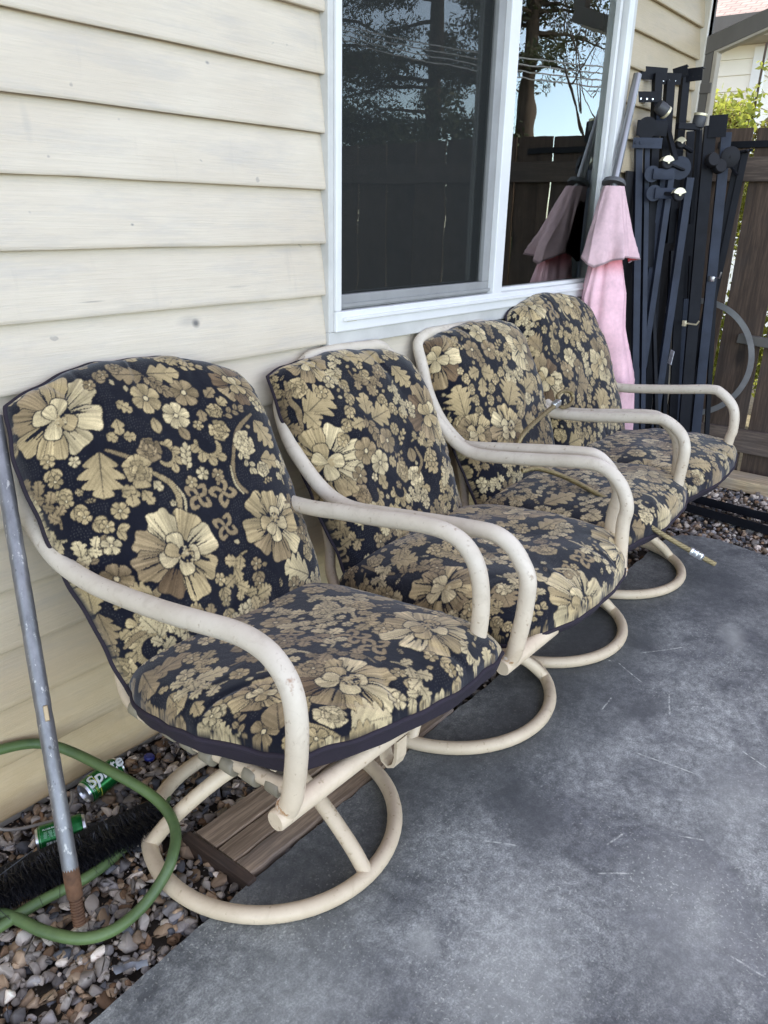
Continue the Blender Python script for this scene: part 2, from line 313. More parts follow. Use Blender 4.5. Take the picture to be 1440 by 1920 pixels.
def M_siding():
    m, t, b, o = nt('cream_vinyl_siding')
    v = coords(t, (3.0, 3, 95)); g = noise(t, v, 2.2, 6, .62, .35)
    v2 = coords(t, (1, 1, 2.2)); big = noise(t, v2, 2.0, 5, .6)
    v3 = coords(t, (.9, 1, 5.0)); sm = noise(t, v3, 3.2, 5, .7)
    c = ramp(t, big, [(.3, (.575, .495, .38)), (.7, (.665, .59, .465))])
    c = mix(t, ramp(t, sm, [(.50, 0.), (.78, .6)]), c, (.43, .405, .37))
    c = mix(t, ramp(t, g, [(.40, .16), (.60, 0.)]), c, (.40, .36, .29))
    # small scuffs and specks
    sp = noise(t, coords(t, (1, 1, 1.2)), 23, 2, .4); c = mix(t, ramp(t, sp, [(.775, 0.), (.80, .5)]), c, (.24, .22, .2))
    dr = noise(t, coords(t, (9, 1, 1.4)), 2.5, 4, .6); c = mix(t, ramp(t, dr, [(.62, 0.), (.8, .22)]), c, (.33, .30, .26))
    # a few individual scuffs
    tcs = N(t, 'ShaderNodeTexCoord')
    for (x, z, rx, rz, k, col) in ((1.356, 1.173, .016, .014, .9, (.07, .068, .065)), (1.335, 1.180, .05, .018, .35, (.22, .21, .20)), (1.445, 1.797, .008, .005, .8, (.22, .21, .2)), (1.18, 1.42, .006, .004, .8, (.2, .19, .18)), (1.50, 1.26, .05, .006, .3, (.3, .28, .25)), (.95, 1.62, .012, .05, .25, (.34, .32, .28)), (1.05, 1.25, .04, .003, .5, (.2, .18, .16)), (1.7, 1.35, .09, .012, .25, (.36, .34, .32))):
        mp = N(t, 'ShaderNodeMapping', _vector_type='TEXTURE'); mp.inputs['Location'].default_value = (x, 0, z); mp.inputs['Scale'].default_value = (rx, 1e6, rz); lk(t, tcs.outputs['Object'], mp.inputs[0]); ln = N(t, 'ShaderNodeVectorMath', _operation='LENGTH'); lk(t, mp.outputs[0], ln.inputs[0])
        c = mix(t, ramp(t, ln.outputs['Value'], [(.25, k), (1., 0.)]), c, col)
    # grime gathers low on the wall, with warm ground bounce painted in
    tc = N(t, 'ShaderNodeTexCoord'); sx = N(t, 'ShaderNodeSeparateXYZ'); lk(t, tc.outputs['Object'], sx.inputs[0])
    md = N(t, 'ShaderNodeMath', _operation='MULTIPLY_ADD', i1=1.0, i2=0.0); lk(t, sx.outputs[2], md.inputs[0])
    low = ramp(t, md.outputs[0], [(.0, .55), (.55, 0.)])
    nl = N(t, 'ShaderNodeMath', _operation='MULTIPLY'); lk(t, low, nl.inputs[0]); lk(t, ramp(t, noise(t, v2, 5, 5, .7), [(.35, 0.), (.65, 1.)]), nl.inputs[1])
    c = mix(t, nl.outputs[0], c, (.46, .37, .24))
    c = mix(t, 1., c, ramp(t, md.outputs[0], [(0., (1.0, .845, .60)), (.45, (1.0, .93, .80)), (.95, (1., 1., 1.))]), 'MULTIPLY')  # warm light bounced off the ground, put into the colour, fading upward
    mr = N(t, 'ShaderNodeMath', _operation='GREATER_THAN', i1=3.6); lk(t, sx.outputs[0], mr.inputs[0]); c = mix(t, mr.outputs[0], c, mix(t, 1., c, (.74, .69, .58), 'MULTIPLY'))  # siding right of the window multiplied darker and tanner
    lk(t, c, b.inputs['Base Color']); b.inputs['Roughness'].default_value = .52
    bump(t, b, g, .35, .006)
    return m
def M_paint_tube():
    m, t, b, o = nt('chalky_cream_tube_paint'); v = coords(t)
    f = noise(t, v, 9, 6, .65); s = noise(t, v, 60, 4, .6); st = noise(t, coords(t, (3, 3, 3)), 7, 5, .7, .6)
    c = ramp(t, f, [(.3, (.50, .435, .345)), (.65, (.60, .535, .44))])
    c = mix(t, ramp(t, st, [(.54, 0.), (.74, .36)]), c, (.33, .265, .19))
    c = mix(t, ramp(t, s, [(.62, 0.), (.72, .7)]), c, (.27, .19, .12))
    tcz = N(t, 'ShaderNodeTexCoord'); sz = N(t, 'ShaderNodeSeparateXYZ'); lk(t, tcz.outputs['Object'], sz.inputs[0]); c = mix(t, 1., c, ramp(t, sz.outputs[2], [(.0, (1.10, 1.0, .84)), (.45, (1.12, 1.02, .88)), (.72, (1.04, 1.04, 1.02))]), 'MULTIPLY')  # ground bounce warmth painted in low down, cooler sky tone higher up
    rs = noise(t, v, 17, 4, .6); c = mix(t, ramp(t, rs, [(.72, 0.), (.77, .7)]), c, (.25, .10, .035))
    lk(t, c, b.inputs['Base Color']); b.inputs['Roughness'].default_value = .48
    lk(t, ramp(t, f, [(.3, .58), (.7, .40)]), b.inputs['Roughness'])
    bump(t, b, s, .10, .003)
    return m
def M_concrete():
    m, t, b, o = nt('weathered_dark_concrete'); v = coords(t)
    a = noise(t, v, 1.15, 7, .62, .5); f = noise(t, v, 6.5, 8, .68, .2); g = noise(t, v, 210, 3, .6); st = noise(t, v, 2.6, 5, .55, 1.1)
    c = ramp(t, a, [(.36, (.062, .063, .068)), (.5, (.125, .126, .130)), (.64, (.235, .235, .235))])
    c = mix(t, .42, c, ramp(t, f, [(.36, (.045, .048, .056)), (.64, (.27, .272, .275))]))
    # dark blotches
    c = mix(t, ramp(t, st, [(.54, 0.), (.64, .62)]), c, (.050, .053, .062))
    h = noise(t, v, 38, 6, .75, .3); c = mix(t, .75, c, mix(t, 1., c, ramp(t, h, [(.34, .42), (.5, 1.), (.66, 1.75)]), 'MULTIPLY'))
    # exposed sand grains
    c = mix(t, ramp(t, g, [(.42, .45), (.56, 0.)]), c, (.04, .042, .05))
    pg = N(t, 'ShaderNodeMath', _operation='MULTIPLY'); lk(t, ramp(t, noise(t, v, 130, 2, .5), [(.60, 0.), (.68, .85)]), pg.inputs[0]); lk(t, ramp(t, noise(t, v, 2.1, 6, .7), [(.42, 0.05), (.66, .9)]), pg.inputs[1])
    c = mix(t, pg.outputs[0], c, (.37, .365, .35))
    tc = N(t, 'ShaderNodeTexCoord'); wob = N(t, 'ShaderNodeTexNoise', Scale=9.0, Detail=4.0); lk(t, tc.outputs['Object'], wob.inputs['Vector'])
    wv = N(t, 'ShaderNodeVectorMath', _operation='SCALE'); wv.inputs['Scale'].default_value = .10; lk(t, wob.outputs['Color'], wv.inputs[0]); pw = N(t, 'ShaderNodeVectorMath', _operation='ADD'); lk(t, tc.outputs['Object'], pw.inputs[0]); lk(t, wv.outputs[0], pw.inputs[1])
    def spot(c, x, y, rx, ry, rot, k, col, soft=.2):
        mp = N(t, 'ShaderNodeMapping', _vector_type='TEXTURE'); mp.inputs['Location'].default_value = (x+.05, y+.05, 0); mp.inputs['Rotation'].default_value = (0, 0, rot); mp.inputs['Scale'].default_value = (rx, ry, 1e6)
        lk(t, pw.outputs[0], mp.inputs[0]); ln = N(t, 'ShaderNodeVectorMath', _operation='LENGTH'); lk(t, mp.outputs[0], ln.inputs[0])
        return mix(t, ramp(t, ln.outputs['Value'], [(soft, k), (1., 0.)]), c, col)
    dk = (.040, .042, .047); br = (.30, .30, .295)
    for q in STAINS_SHADE: c = spot(c, *q, dk)
    for q in STAINS_B: c = spot(c, *q, br)
    brk = ramp(t, noise(t, v, 70, 3, .6), [(.42, .15), (.6, 1.)])
    for (x0, y0), (x1, y1) in SCRATCH:
        L = math.hypot(x1-x0, y1-y0); mp = N(t, 'ShaderNodeMapping', _vector_type='TEXTURE'); mp.inputs['Location'].default_value = ((x0+x1)/2, (y0+y1)/2, 0); mp.inputs['Rotation'].default_value = (0, 0, math.atan2(y1-y0, x1-x0)); mp.inputs['Scale'].default_value = (L/2, .0032, 1e6)
        w2 = N(t, 'ShaderNodeVectorMath', _operation='SCALE'); w2.inputs['Scale'].default_value = .012; lk(t, wob.outputs['Color'], w2.inputs[0]); p2 = N(t, 'ShaderNodeVectorMath', _operation='ADD'); lk(t, tc.outputs['Object'], p2.inputs[0]); lk(t, w2.outputs[0], p2.inputs[1]); sb = N(t, 'ShaderNodeVectorMath', _operation='SUBTRACT'); lk(t, p2.outputs[0], sb.inputs[0]); sb.inputs[1].default_value = (.006, .006, .006)
        lk(t, sb.outputs[0], mp.inputs[0]); sp = N(t, 'ShaderNodeSeparateXYZ'); lk(t, mp.outputs[0], sp.inputs[0])
        ax_ = N(t, 'ShaderNodeMath', _operation='ABSOLUTE'); ay = N(t, 'ShaderNodeMath', _operation='ABSOLUTE'); lk(t, sp.outputs[0], ax_.inputs[0]); lk(t, sp.outputs[1], ay.inputs[0])
        m1 = N(t, 'ShaderNodeMath', _operation='MULTIPLY'); lk(t, ramp(t, ax_.outputs[0], [(.85, 1.), (1., 0.)]), m1.inputs[0]); lk(t, ramp(t, ay.outputs[0], [(.3, 1.), (1., 0.)]), m1.inputs[1])
        m2 = N(t, 'ShaderNodeMath', _operation='MULTIPLY'); lk(t, m1.outputs[0], m2.inputs[0]); lk(t, brk, m2.inputs[1])
        m3 = N(t, 'ShaderNodeMath', _operation='MULTIPLY', i1=.7); lk(t, m2.outputs[0], m3.inputs[0]); c = mix(t, m3.outputs[0], c, (.46, .455, .44))
    # chalky bloom
    c = mix(t, 1., c, (1.60, 1.64, 1.47), 'MULTIPLY')
    c = mix(t, ramp(t, noise(t, v, 1.7, 4, .5), [(.62, 0.), (.80, .18)]), c, (.26, .262, .262))
    lk(t, c, b.inputs['Base Color'])
    lk(t, ramp(t, st, [(.5, .78), (.68, .5)]), b.inputs['Roughness'])
    bp = bump(t, b, g, .35, .0025); bump(t, b, f, .22, .006, bp)
    return m
def M_vcol(name, rough=.9, weave=0, sheen=0, bstr=.25, scale=900):
    m, t, b, o = nt(name); a = N(t, 'ShaderNodeVertexColor', _layer_name='Col'); c = a.outputs[0]
    if weave:
        v = coords(t); w = noise(t, v, scale, 2, .7); w2 = noise(t, v, 34, 5, .6)
        c = mix(t, 1.0, c, ramp(t, w, [(.3, .72), (.7, 1.25)]), 'MULTIPLY'); c = mix(t, 1.0, c, ramp(t, w2, [(.25, .82), (.75, 1.14)]), 'MULTIPLY')
        lum = N(t, 'ShaderNodeRGBToBW'); lk(t, a.outputs[0], lum.inputs[0])
        bp = bump(t, b, lum.outputs[0], .55, .004); bp = bump(t, b, w, bstr, .0015, bp)
        wr = noise(t, v, 14, 4, .6, .8); bump(t, b, wr, .22, .012, bp)
    lk(t, c, b.inputs['Base Color']); b.inputs['Roughness'].default_value = rough
    b.inputs['Specular IOR Level'].default_value = 0.0 if weave else .2
    if sheen: b.inputs['Sheen Weight'].default_value = sheen
    return m
def M_glass(name, ior, tint=(.9, .95, .92)):
    m, t, b, o = nt(name); t.nodes.remove(b)
    tr = N(t, 'ShaderNodeBsdfTransparent', Color=(*tint, 1)); gl = N(t, 'ShaderNodeBsdfGlossy', Color=(.95, 1, .94, 1), Roughness=0.004)
    fr = N(t, 'ShaderNodeFresnel', IOR=ior); mx = N(t, 'ShaderNodeMixShader')
    lk(t, fr.outputs[0], mx.inputs[0]); lk(t, tr.outputs[0], mx.inputs[1]); lk(t, gl.outputs[0], mx.inputs[2]); lk(t, mx.outputs[0], o.inputs[0])
    # very slight waviness of the pane
    n = N(t, 'ShaderNodeBump', Strength=.018, Distance=.02); lk(t, noise(t, coords(t), 5, 1), n.inputs['Height']); lk(t, n.outputs[0], gl.inputs['Normal'])
    return m
def M_screen():
    m, t, b, o = nt('insect_screen_mesh'); b.inputs['Base Color'].default_value = (.026, .030, .028, 1); b.inputs['Roughness'].default_value = .7
    tr = N(t, 'ShaderNodeBsdfTransparent'); mx = N(t, 'ShaderNodeMixShader')
    f = noise(t, coords(t, (420, 1, 420)), 1.0, 1, .4)
    lk(t, ramp(t, f, [(.2, .24), (.8, .44)]), mx.inputs[0]); lk(t, tr.outputs[0], mx.inputs[1]); lk(t, b.outputs[0], mx.inputs[2]); lk(t, mx.outputs[0], o.inputs[0])
    return m
def M_leaf(name, c1, c2, trans=.35):
    m, t, b, o = nt(name); f = noise(t, coords(t), 1.6, 3); g = noise(t, coords(t), 17, 2)
    c = mix(t, .5, ramp(t, f, [(.3, c1), (.7, c2)]), ramp(t, g, [(.3, c1), (.7, c2)]))
    lk(t, c, b.inputs['Base Color']); b.inputs['Roughness'].default_value = .6
    tl = N(t, 'ShaderNodeBsdfTranslucent'); lk(t, c, tl.inputs[0]); mx = N(t, 'ShaderNodeMixShader', i0=trans)
    lk(t, b.outputs[0], mx.inputs[1]); lk(t, tl.outputs[0], mx.inputs[2]); lk(t, mx.outputs[0], o.inputs[0]); return m
def M_wood(name, c1, c2, axis='z', knots=True, rough=.8):
    m, t, b, o = nt(name); st = {'z': (14, 14, .9), 'x': (.9, 14, 14), 'y': (14, .9, 14)}[axis]
    oi = N(t, 'ShaderNodeObjectInfo'); tc = N(t, 'ShaderNodeTexCoord'); ad = N(t, 'ShaderNodeVectorMath', _operation='ADD'); mp = N(t, 'ShaderNodeMapping'); mp.inputs['Scale'].default_value = st
    sc = N(t, 'ShaderNodeMath', _operation='MULTIPLY', i1=40.0); lk(t, oi.outputs['Random'], sc.inputs[0]); lk(t, tc.outputs['Object'], ad.inputs[0]); lk(t, sc.outputs[0], ad.inputs[1]); lk(t, ad.outputs[0], mp.inputs[0])
    f = noise(t, mp.outputs[0], 1.6, 6, .6, .9); g = noise(t, mp.outputs[0], 7, 4, .7, .2); w = noise(t, ad.outputs[0], 2.2, 4, .6)
    c = ramp(t, f, [(.30, c1), (.52, c2), (.70, tuple(x*1.25 for x in c2))])
    c = mix(t, ramp(t, g, [(.45, .5), (.62, 0.)]), c, tuple(x*.45 for x in c1))
    c = mix(t, ramp(t, w, [(.5, 0.), (.75, .45)]), c, tuple((c1[0]*.6+.02,)*3))
    if knots:
        vo = N(t, 'ShaderNodeTexVoronoi', Scale=1.0); mk = N(t, 'ShaderNodeMapping'); mk.inputs['Scale'].default_value = {'z': (4.2, 4.2, 2.0), 'x': (2, 4.2, 4.2), 'y': (4.2, 2, 4.2)}[axis]; lk(t, ad.outputs[0], mk.inputs[0]); lk(t, mk.outputs[0], vo.inputs['Vector'])
        c = mix(t, ramp(t, vo.outputs['Distance'], [(.07, .85), (.17, 0.)]), c, tuple(x*.3 for x in c1))
    # each board its own tone
    hv = N(t, 'ShaderNodeMapRange'); hv.inputs[3].default_value = .72; hv.inputs[4].default_value = 1.25; lk(t, oi.outputs['Random'], hv.inputs[0])
    c = mix(t, 1.0, c, hv.outputs[0], 'MULTIPLY')
    lk(t, c, b.inputs['Base Color']); b.inputs['Roughness'].default_value = rough
    bump(t, b, f, .35, .006); return m
STAINS_SHADE = [(1.75, -.82, .55, .24, -.1, .72), (2.5, -.78, .6, .22, 0, .6), (1.2, -.80, .32, .12, .2, .45), (2.25, -.72, .5, .14, 0, .6), (1.0, -.70, .22, .12, 0, .6), (2.45, -.85, .75, .28, .25, .55), (2.577, -.932, .16, .10, 0, .6), (2.717, -1.053, .06, .04, 0, .8), (1.583, -.95, .13, .07, .5, .75), (1.526, -1.055, .17, .10, .4, .75), (2.158, -1.095, .26, .06, -.4, .6), (1.263, -1.455, .16, .10, 0, .45), (3.3, -.95, .55, .35, .3, .75), (2.7, -.68, .5, .12, 0, .55), (1.35, -.72, .5, .14, 0, .45), (2.9, -1.5, .5, .3, .2, .35)]  # dark stains, plus contact shadow painted in around the chairs
STAINS_B = [(1.041, -1.041, .07, .05, .3, .45), (2.837, -1.175, .13, .07, .2, .45), (1.50, -1.47, .30, .20, .3, .25), (1.15, -1.22, .30, .16, .4, .22), (1.95, -1.45, .28, .16, 0, .25), (1.02, -1.25, .25, .2, .2, .2), (.75, -.95, .35, .22, .2, .22)]
SCRATCH = [((2.5, -.952), (2.655, -1.065)), ((2.391, -.916), (2.321, -1.032)), ((2.379, -.811), (2.384, -.896)), ((2.32, -1.123), (2.196, -1.171)), ((1.952, -1.153), (1.971, -1.331)), ((2.164, -1.395), (2.128, -1.475)), ((2.086, -.99), (2.175, -.986)), ((1.453, -1.257), (1.512, -1.328)), ((1.368, -.99), (1.411, -1.074)), ((1.427, -1.571), (1.422, -1.649)), ((1.7, -1.367), (1.728, -1.422)), ((1.554, -1.239), (1.624, -1.257))]
# ------------------------------------------------------------------ mesh helpers
def link(name, verts, faces, mat, parent=None, smooth=None, colors=None, mats=None, mi=None):
    me = bpy.data.meshes.new(name)
    if isinstance(verts, np.ndarray) and isinstance(faces, np.ndarray):
        nv = len(verts); nf, k = faces.shape
        me.vertices.add(nv); me.vertices.foreach_set('co', verts.astype(np.float32).ravel())
        me.loops.add(nf*k); me.loops.foreach_set('vertex_index', faces.astype(np.int32).ravel())
        me.polygons.add(nf); me.polygons.foreach_set('loop_start', np.arange(0, nf*k, k, dtype=np.int32)); me.polygons.foreach_set('loop_total', np.full(nf, k, dtype=np.int32))
        me.update(calc_edges=True); me.validate()
    else:
        me.from_pydata([tuple(v) for v in verts], [], [tuple(f) for f in faces]); me.update()
    for mm in (mats or [mat]): me.materials.append(mm)
    if mi is not None: me.polygons.foreach_set('material_index', np.asarray(mi, dtype=np.int32))
    if colors is not None:
        ca = me.color_attributes.new('Col', 'FLOAT_COLOR', 'POINT'); cc = np.ones((len(me.vertices), 4), np.float32); cc[:, :3] = colors; ca.data.foreach_set('color', cc.ravel())
    if smooth is not None:
        me.polygons.foreach_set('use_smooth', np.ones(len(me.polygons), dtype=bool))
        if smooth < 179: me.set_sharp_from_angle(angle=R(smooth))
    o = bpy.data.objects.new(name, me); COL.objects.link(o)
    if parent: o.parent = parent
    return o
class MB:
    def __init__(s): s.v = []; s.f = []; s.c = []
    def add(s, v, f, col=None):
        n = len(s.v); s.v += [tuple(x) for x in v]; s.f += [tuple(i+n for i in q) for q in f]
        if col is not None: s.c += [col]*len(v)
    def box(s, c, size, rot=None, bev=0, col=None):
        sx, sy, sz = [d/2 for d in size]; Mx = rot if rot is not None else Matrix.Identity(3); c = Vector(c)
        if bev <= 0:
            vs = [Vector((x, y, z)) for x in (-sx, sx) for y in (-sy, sy) for z in (-sz, sz)]
            fs = [(0, 1, 3, 2), (4, 6, 7, 5), (0, 4, 5, 1), (2, 3, 7, 6), (0, 2, 6, 4), (1, 5, 7, 3)]
        else:
            bm = bmesh.new(); bmesh.ops.create_cube(bm, size=1)
            for v in bm.verts: v.co = Vector((v.co.x*2*sx, v.co.y*2*sy, v.co.z*2*sz))
            bmesh.ops.bevel(bm, geom=bm.edges[:], offset=bev, segments=2, affect='EDGES', profile=.5)
            bm.verts.index_update(); vs = [v.co.copy() for v in bm.verts]; fs = [tuple(v.index for v in f.verts) for f in bm.faces]; bm.free()
        s.add([c+Mx @ v for v in vs], fs, col)
    def beam(s, p0, p1, w, h, up=(0, 0, 1), bev=0, col=None):
        p0 = Vector(p0); p1 = Vector(p1); d = p1-p0; L = d.length; d.normalize(); u = Vector(up); r = d.cross(u)
        if r.length < 1e-4: r = d.cross(Vector((0, 1, 0)))
        r.normalize(); u = r.cross(d)
        s.box((p0+p1)/2, (L, w, h), Matrix((d, r, u)).transposed(), bev, col)
    def tube(s, path, rad, n=12, closed=False, caps=True, flat=1.0, col=None):
        P = [Vector(p) for p in path]; m = len(P); rr = rad if isinstance(rad, (list, tuple)) else [rad]*m
        T = []
        for i in range(m):
            a = P[(i-1) % m] if (closed or i > 0) else P[i]; b = P[(i+1) % m] if (closed or i < m-1) else P[i]; T.append((b-a).normalized())
        r = T[0].cross(Vector((0, 0, 1)))
        if r.length < 1e-3: r = T[0].cross(Vector((0, 1, 0)))
        r.normalize(); vs = []
        for i in range(m):
            r = (r-T[i]*r.dot(T[i])).normalized(); u = T[i].cross(r)
            for k in range(n):
                a = 6.283185*k/n; vs.append(P[i]+(r*math.cos(a)*flat+u*math.sin(a))*rr[i])
        fs = []
        for i in range(m if closed else m-1):
            j = (i+1) % m
            for k in range(n): fs.append((i*n+k, i*n+(k+1) % n, j*n+(k+1) % n, j*n+k))
        if caps and not closed: fs += [tuple(range(n))[::-1], tuple((m-1)*n+k for k in range(n))]
        s.add(vs, fs, col)
    def lathe(s, prof, n=24, base=(0, 0, 0), axis=(0, 0, 1), col=None, caps=True):
        ax = Vector(axis).normalized(); r = ax.orthogonal().normalized(); u = ax.cross(r); b = Vector(base); vs = []
        for (rad, h) in prof:
            for k in range(n):
                a = 6.283185*k/n; vs.append(b+ax*h+(r*math.cos(a)+u*math.sin(a))*rad)
        m = len(prof); fs = [(i*n+k, i*n+(k+1) % n, (i+1)*n+(k+1) % n, (i+1)*n+k) for i in range(m-1) for k in range(n)]
        if caps: fs += [tuple(range(n))[::-1], tuple((m-1)*n+k for k in range(n))]
        s.add(vs, fs, col)
    def build(s, name, mat, parent=None, smooth=None): return link(name, s.v, s.f, mat, parent, smooth, np.array(s.c) if s.c and len(s.c) == len(s.v) else None)
def smooth_path(pts, n=6):
    P = [np.array(p, float) for p in pts]; Q = [2*P[0]-P[1]]+P+[2*P[-1]-P[-2]]; out = []
    for i in range(1, len(Q)-2):
        for f in np.linspace(0, 1, n, endpoint=False):
            a, b, c, d = Q[i-1], Q[i], Q[i+1], Q[i+2]
            out.append(0.5*((2*b)+(-a+c)*f+(2*a-5*b+4*c-d)*f*f+(-a+3*b-3*c+d)*f**3))
    out.append(P[-1]); return out
def thing(name, label, cat, loc=(0, 0, 0), group=None):
    o = bpy.data.objects.new(name, None); COL.objects.link(o); o.empty_display_size = .1; o.location = loc
    return tag(o, label, cat, group)
def tag(o, label, cat, group=None):
    o['label'] = label; o['category'] = cat
    if group: o['group'] = group
    return o
def struct(o, kind='structure'): o['kind'] = kind; return o
def parts_at(root):
    """children were built in world coordinates: keep them there"""
    for ch in root.children:
        ch.matrix_parent_inverse = Matrix.Translation(root.location).inverted()
E_ = 0.152           # siding exposure
# ------------------------------------------------------------------ camera, light, sky
cam = bpy.data.cameras.new('camera'); co = bpy.data.objects.new('camera', cam); COL.objects.link(co)
cam.sensor_fit = 'VERTICAL'; cam.sensor_height = 36; cam.lens = 1463.43/1920*36; cam.clip_start = .02; cam.clip_end = 500
yaw, pit, rol = 0.9065292368, -0.3661900414, 0.0232246289
fw = Vector((math.cos(pit)*math.sin(yaw), math.cos(pit)*math.cos(yaw), math.sin(pit))); r0 = Vector((math.cos(yaw), -math.sin(yaw), 0)); u0 = r0.cross(fw)
rr = math.cos(rol)*r0+math.sin(rol)*u0; uu = -math.sin(rol)*r0+math.cos(rol)*u0
co.matrix_world = Matrix(((rr.x, uu.x, -fw.x, 0), (rr.y, uu.y, -fw.y, -1.7272), (rr.z, uu.z, -fw.z, 1.45987), (0, 0, 0, 1)))
SC.camera = co
SUN = Vector((.42, .72, .80)).normalized()
w = bpy.data.worlds.new('World'); SC.world = w; w.use_nodes = True; t = w.node_tree; bg = t.nodes['Background']
sky = t.nodes.new('ShaderNodeTexSky'); sky.sky_type = 'NISHITA'; sky.sun_disc = False; sky.sun_elevation = math.asin(SUN.z); sky.sun_rotation = math.atan2(SUN.x, SUN.y); sky.air_density = 1.0; sky.dust_density = .4; sky.ozone_density = 1.0
wb = N(t, 'ShaderNodeMix', _data_type='RGBA', _blend_type='MULTIPLY'); wb.inputs[0].default_value = 1; wb.inputs[7].default_value = (1.48, .958, .71, 1)
tcw = N(t, 'ShaderNodeTexCoord'); spw = N(t, 'ShaderNodeSeparateXYZ'); lk(t, tcw.outputs['Generated'], spw.inputs[0]); hz = mix(t, ramp(t, spw.outputs[2], [(.04, 1.), (.42, 0.)]), (1., 1., 1.), (.55, .92, 1.40)); hz2 = mix(t, 1., sky.outputs[0], hz, 'MULTIPLY')
lk(t, hz2, wb.inputs[6]); lk(t, wb.outputs[2], bg.inputs[0]); bg.inputs[1].default_value = SKY_STRENGTH
sl = bpy.data.lights.new('sun', 'SUN'); sl.energy = 9; sl.angle = R(.55); sl.color = (1, .93, .82); so = bpy.data.objects.new('sun', sl); COL.objects.link(so); so.rotation_euler = SUN.to_track_quat('Z', 'Y').to_euler(); so.location = (0, 0, 12)
SC.view_settings.view_transform = 'Standard'; SC.view_settings.look = 'None'; SC.view_settings.exposure = 0
SC.cycles.max_bounces = 8; SC.cycles.transparent_max_bounces = 12
SC.cycles.use_denoising = True
# ------------------------------------------------------------------ materials in use
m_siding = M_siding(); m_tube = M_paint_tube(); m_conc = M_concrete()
m_trim = M_basic('almond_trim_paint', (.60, .56, .47), .5, var=.15, scale=6)
m_frame = M_basic('white_vinyl_frame', (.74, .74, .72), .35, var=.10, scale=5, bstr=.03)
m_jtrim = M_basic('grey_white_window_trim', (.58, .57, .53), .45, var=.18, scale=9, bstr=.04)
m_sgrey = M_basic('grey_screen_frame', (.30, .30, .29), .5, var=.2, scale=10)
m_room = M_basic('dark_room', (.05, .05, .05), .9, bstr=0)
m_glass = M_glass('window_glass', 2.15); m_glass2 = M_glass('window_glass_clear', 2.35)
m_screen = M_screen()
m_soil = M_basic('damp_soil', (.07, .055, .04), .95, var=.5, scale=30, bstr=.4)
m_rock = M_vcol('river_gravel', .8, 0)
m_fence = M_wood('weathered_fence_wood', (.044, .027, .017), (.100, .065, .043), 'z')
m_rail = M_wood('weathered_fence_rail', (.07, .05, .038), (.135, .10, .076), 'y')
m_plank = M_wood('old_plank_wood', (.16, .11, .068), (.36, .265, .175), 'x', knots=False)
m_plank_d = M_wood('dark_wet_wood', (.045, .028, .018), (.09, .058, .038), 'y', knots=False)
m_greypaint = M_basic('grey_brown_painted_wood', (.115, .105, .09), .7, var=.2, scale=8, stretch=(1, 1, .3), bstr=.15)
m_greylit = M_basic('pale_lit_edge_wood', (.36, .32, .25), .7, var=.2, scale=8)  # lighter copy of the grey paint, light put into the arch edges
m_black = M_basic('slate_blue_black_steel', (.030, .038, .060), .5, metal=0, var=.45, scale=9, bstr=.1, spec=.22)
m_black2 = M_basic('dull_black_steel', (.010, .011, .015), .55, metal=0, var=.4, scale=12, bstr=.1, spec=.15)
m_rubber = M_basic('black_rubber', (.014, .014, .016), .6, var=.3, spec=.2)
m_cream = M_basic('caster_cream_steel', (.62, .56, .38), .32, metal=.4, var=.12)
m_galv = M_basic('galvanised_pole', (.34, .34, .34), .34, metal=.85, var=.35, scale=7, stretch=(1, 1, .2), bstr=.05)
m_alu = M_basic('brushed_aluminium', (.62, .63, .64), .28, metal=.95, var=.12, scale=18, bstr=.04)
m_rust = M_basic('rust', (.16, .075, .035), .85, var=.55, scale=40, bstr=.4)
# ------------------------------------------------------------------ ground, slab
v = [(-60, -60, -.045), (80, -60, -.045), (80, 60, -.045), (-60, 60, -.045)]
g = struct(link('ground', v, [(0, 1, 2, 3)], m_soil))
edge = [(-1.2, -.668)]
x = -1.1
rg = random.Random(3)
while x < 3.62: edge.append((x, -.660+.028*min(1, max(0, x-.3))+rg.uniform(-.004, .004))); x += .035
for a in np.linspace(0, math.pi/2, 9)[1:]: edge.append((3.62+.17*math.sin(a), -.80+.165*math.cos(a)))
for y in np.arange(-.85, -6, -.06): edge.append((3.80-.08*min(1, max(0, (-y-.85)/.35))+rg.uniform(-.006, .006), y))
poly = edge+[(3.72, -6.2), (-1.2, -6.2)]
n = len(poly); top = [(a, b, 0) for a, b in poly]; lip = []
for i, (a, b) in enumerate(poly): lip.append((a, b, -.008))
cx, cy = 1.2, -3
top = [(cx+(a-cx)*(1-.006/max(.1, math.hypot(a-cx, b-cy))), cy+(b-cy)*(1-.006/max(.1, math.hypot(a-cx, b-cy))), 0) for a, b in poly]
bot = [(a, b, -.12) for a, b in poly]
fs = [tuple(range(n))[::-1]]+[(i, (i+1) % n, n+(i+1) % n, n+i) for i in range(n)]+[(n+i, n+(i+1) % n, 2*n+(i+1) % n, 2*n+i) for i in range(n)]
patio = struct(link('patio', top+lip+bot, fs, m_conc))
mb = MB(); mb.box((-.28, -.36, -.05), (1.3, .5, .1), bev=.006); pad = struct(mb.build('pavement', m_conc))
m_lawn = M_basic('dry_lawn', (.15, .14, .07), .95, var=.5, scale=30, bstr=.3)
lawn = struct(link('lawn', [(-60, -60, -.041), (80, -60, -.041), (80, -6.2, -.041), (-60, -6.2, -.041)], [(0, 1, 2, 3)], m_lawn))
yard = struct(link('side_yard', [(5.06, -6.2, -.041), (80, -6.2, -.041), (80, 60, -.041), (5.06, 60, -.041)], [(0, 1, 2, 3)], M_basic('sunlit_side_yard', (.22, .19, .11), .95, var=.5, scale=20)))
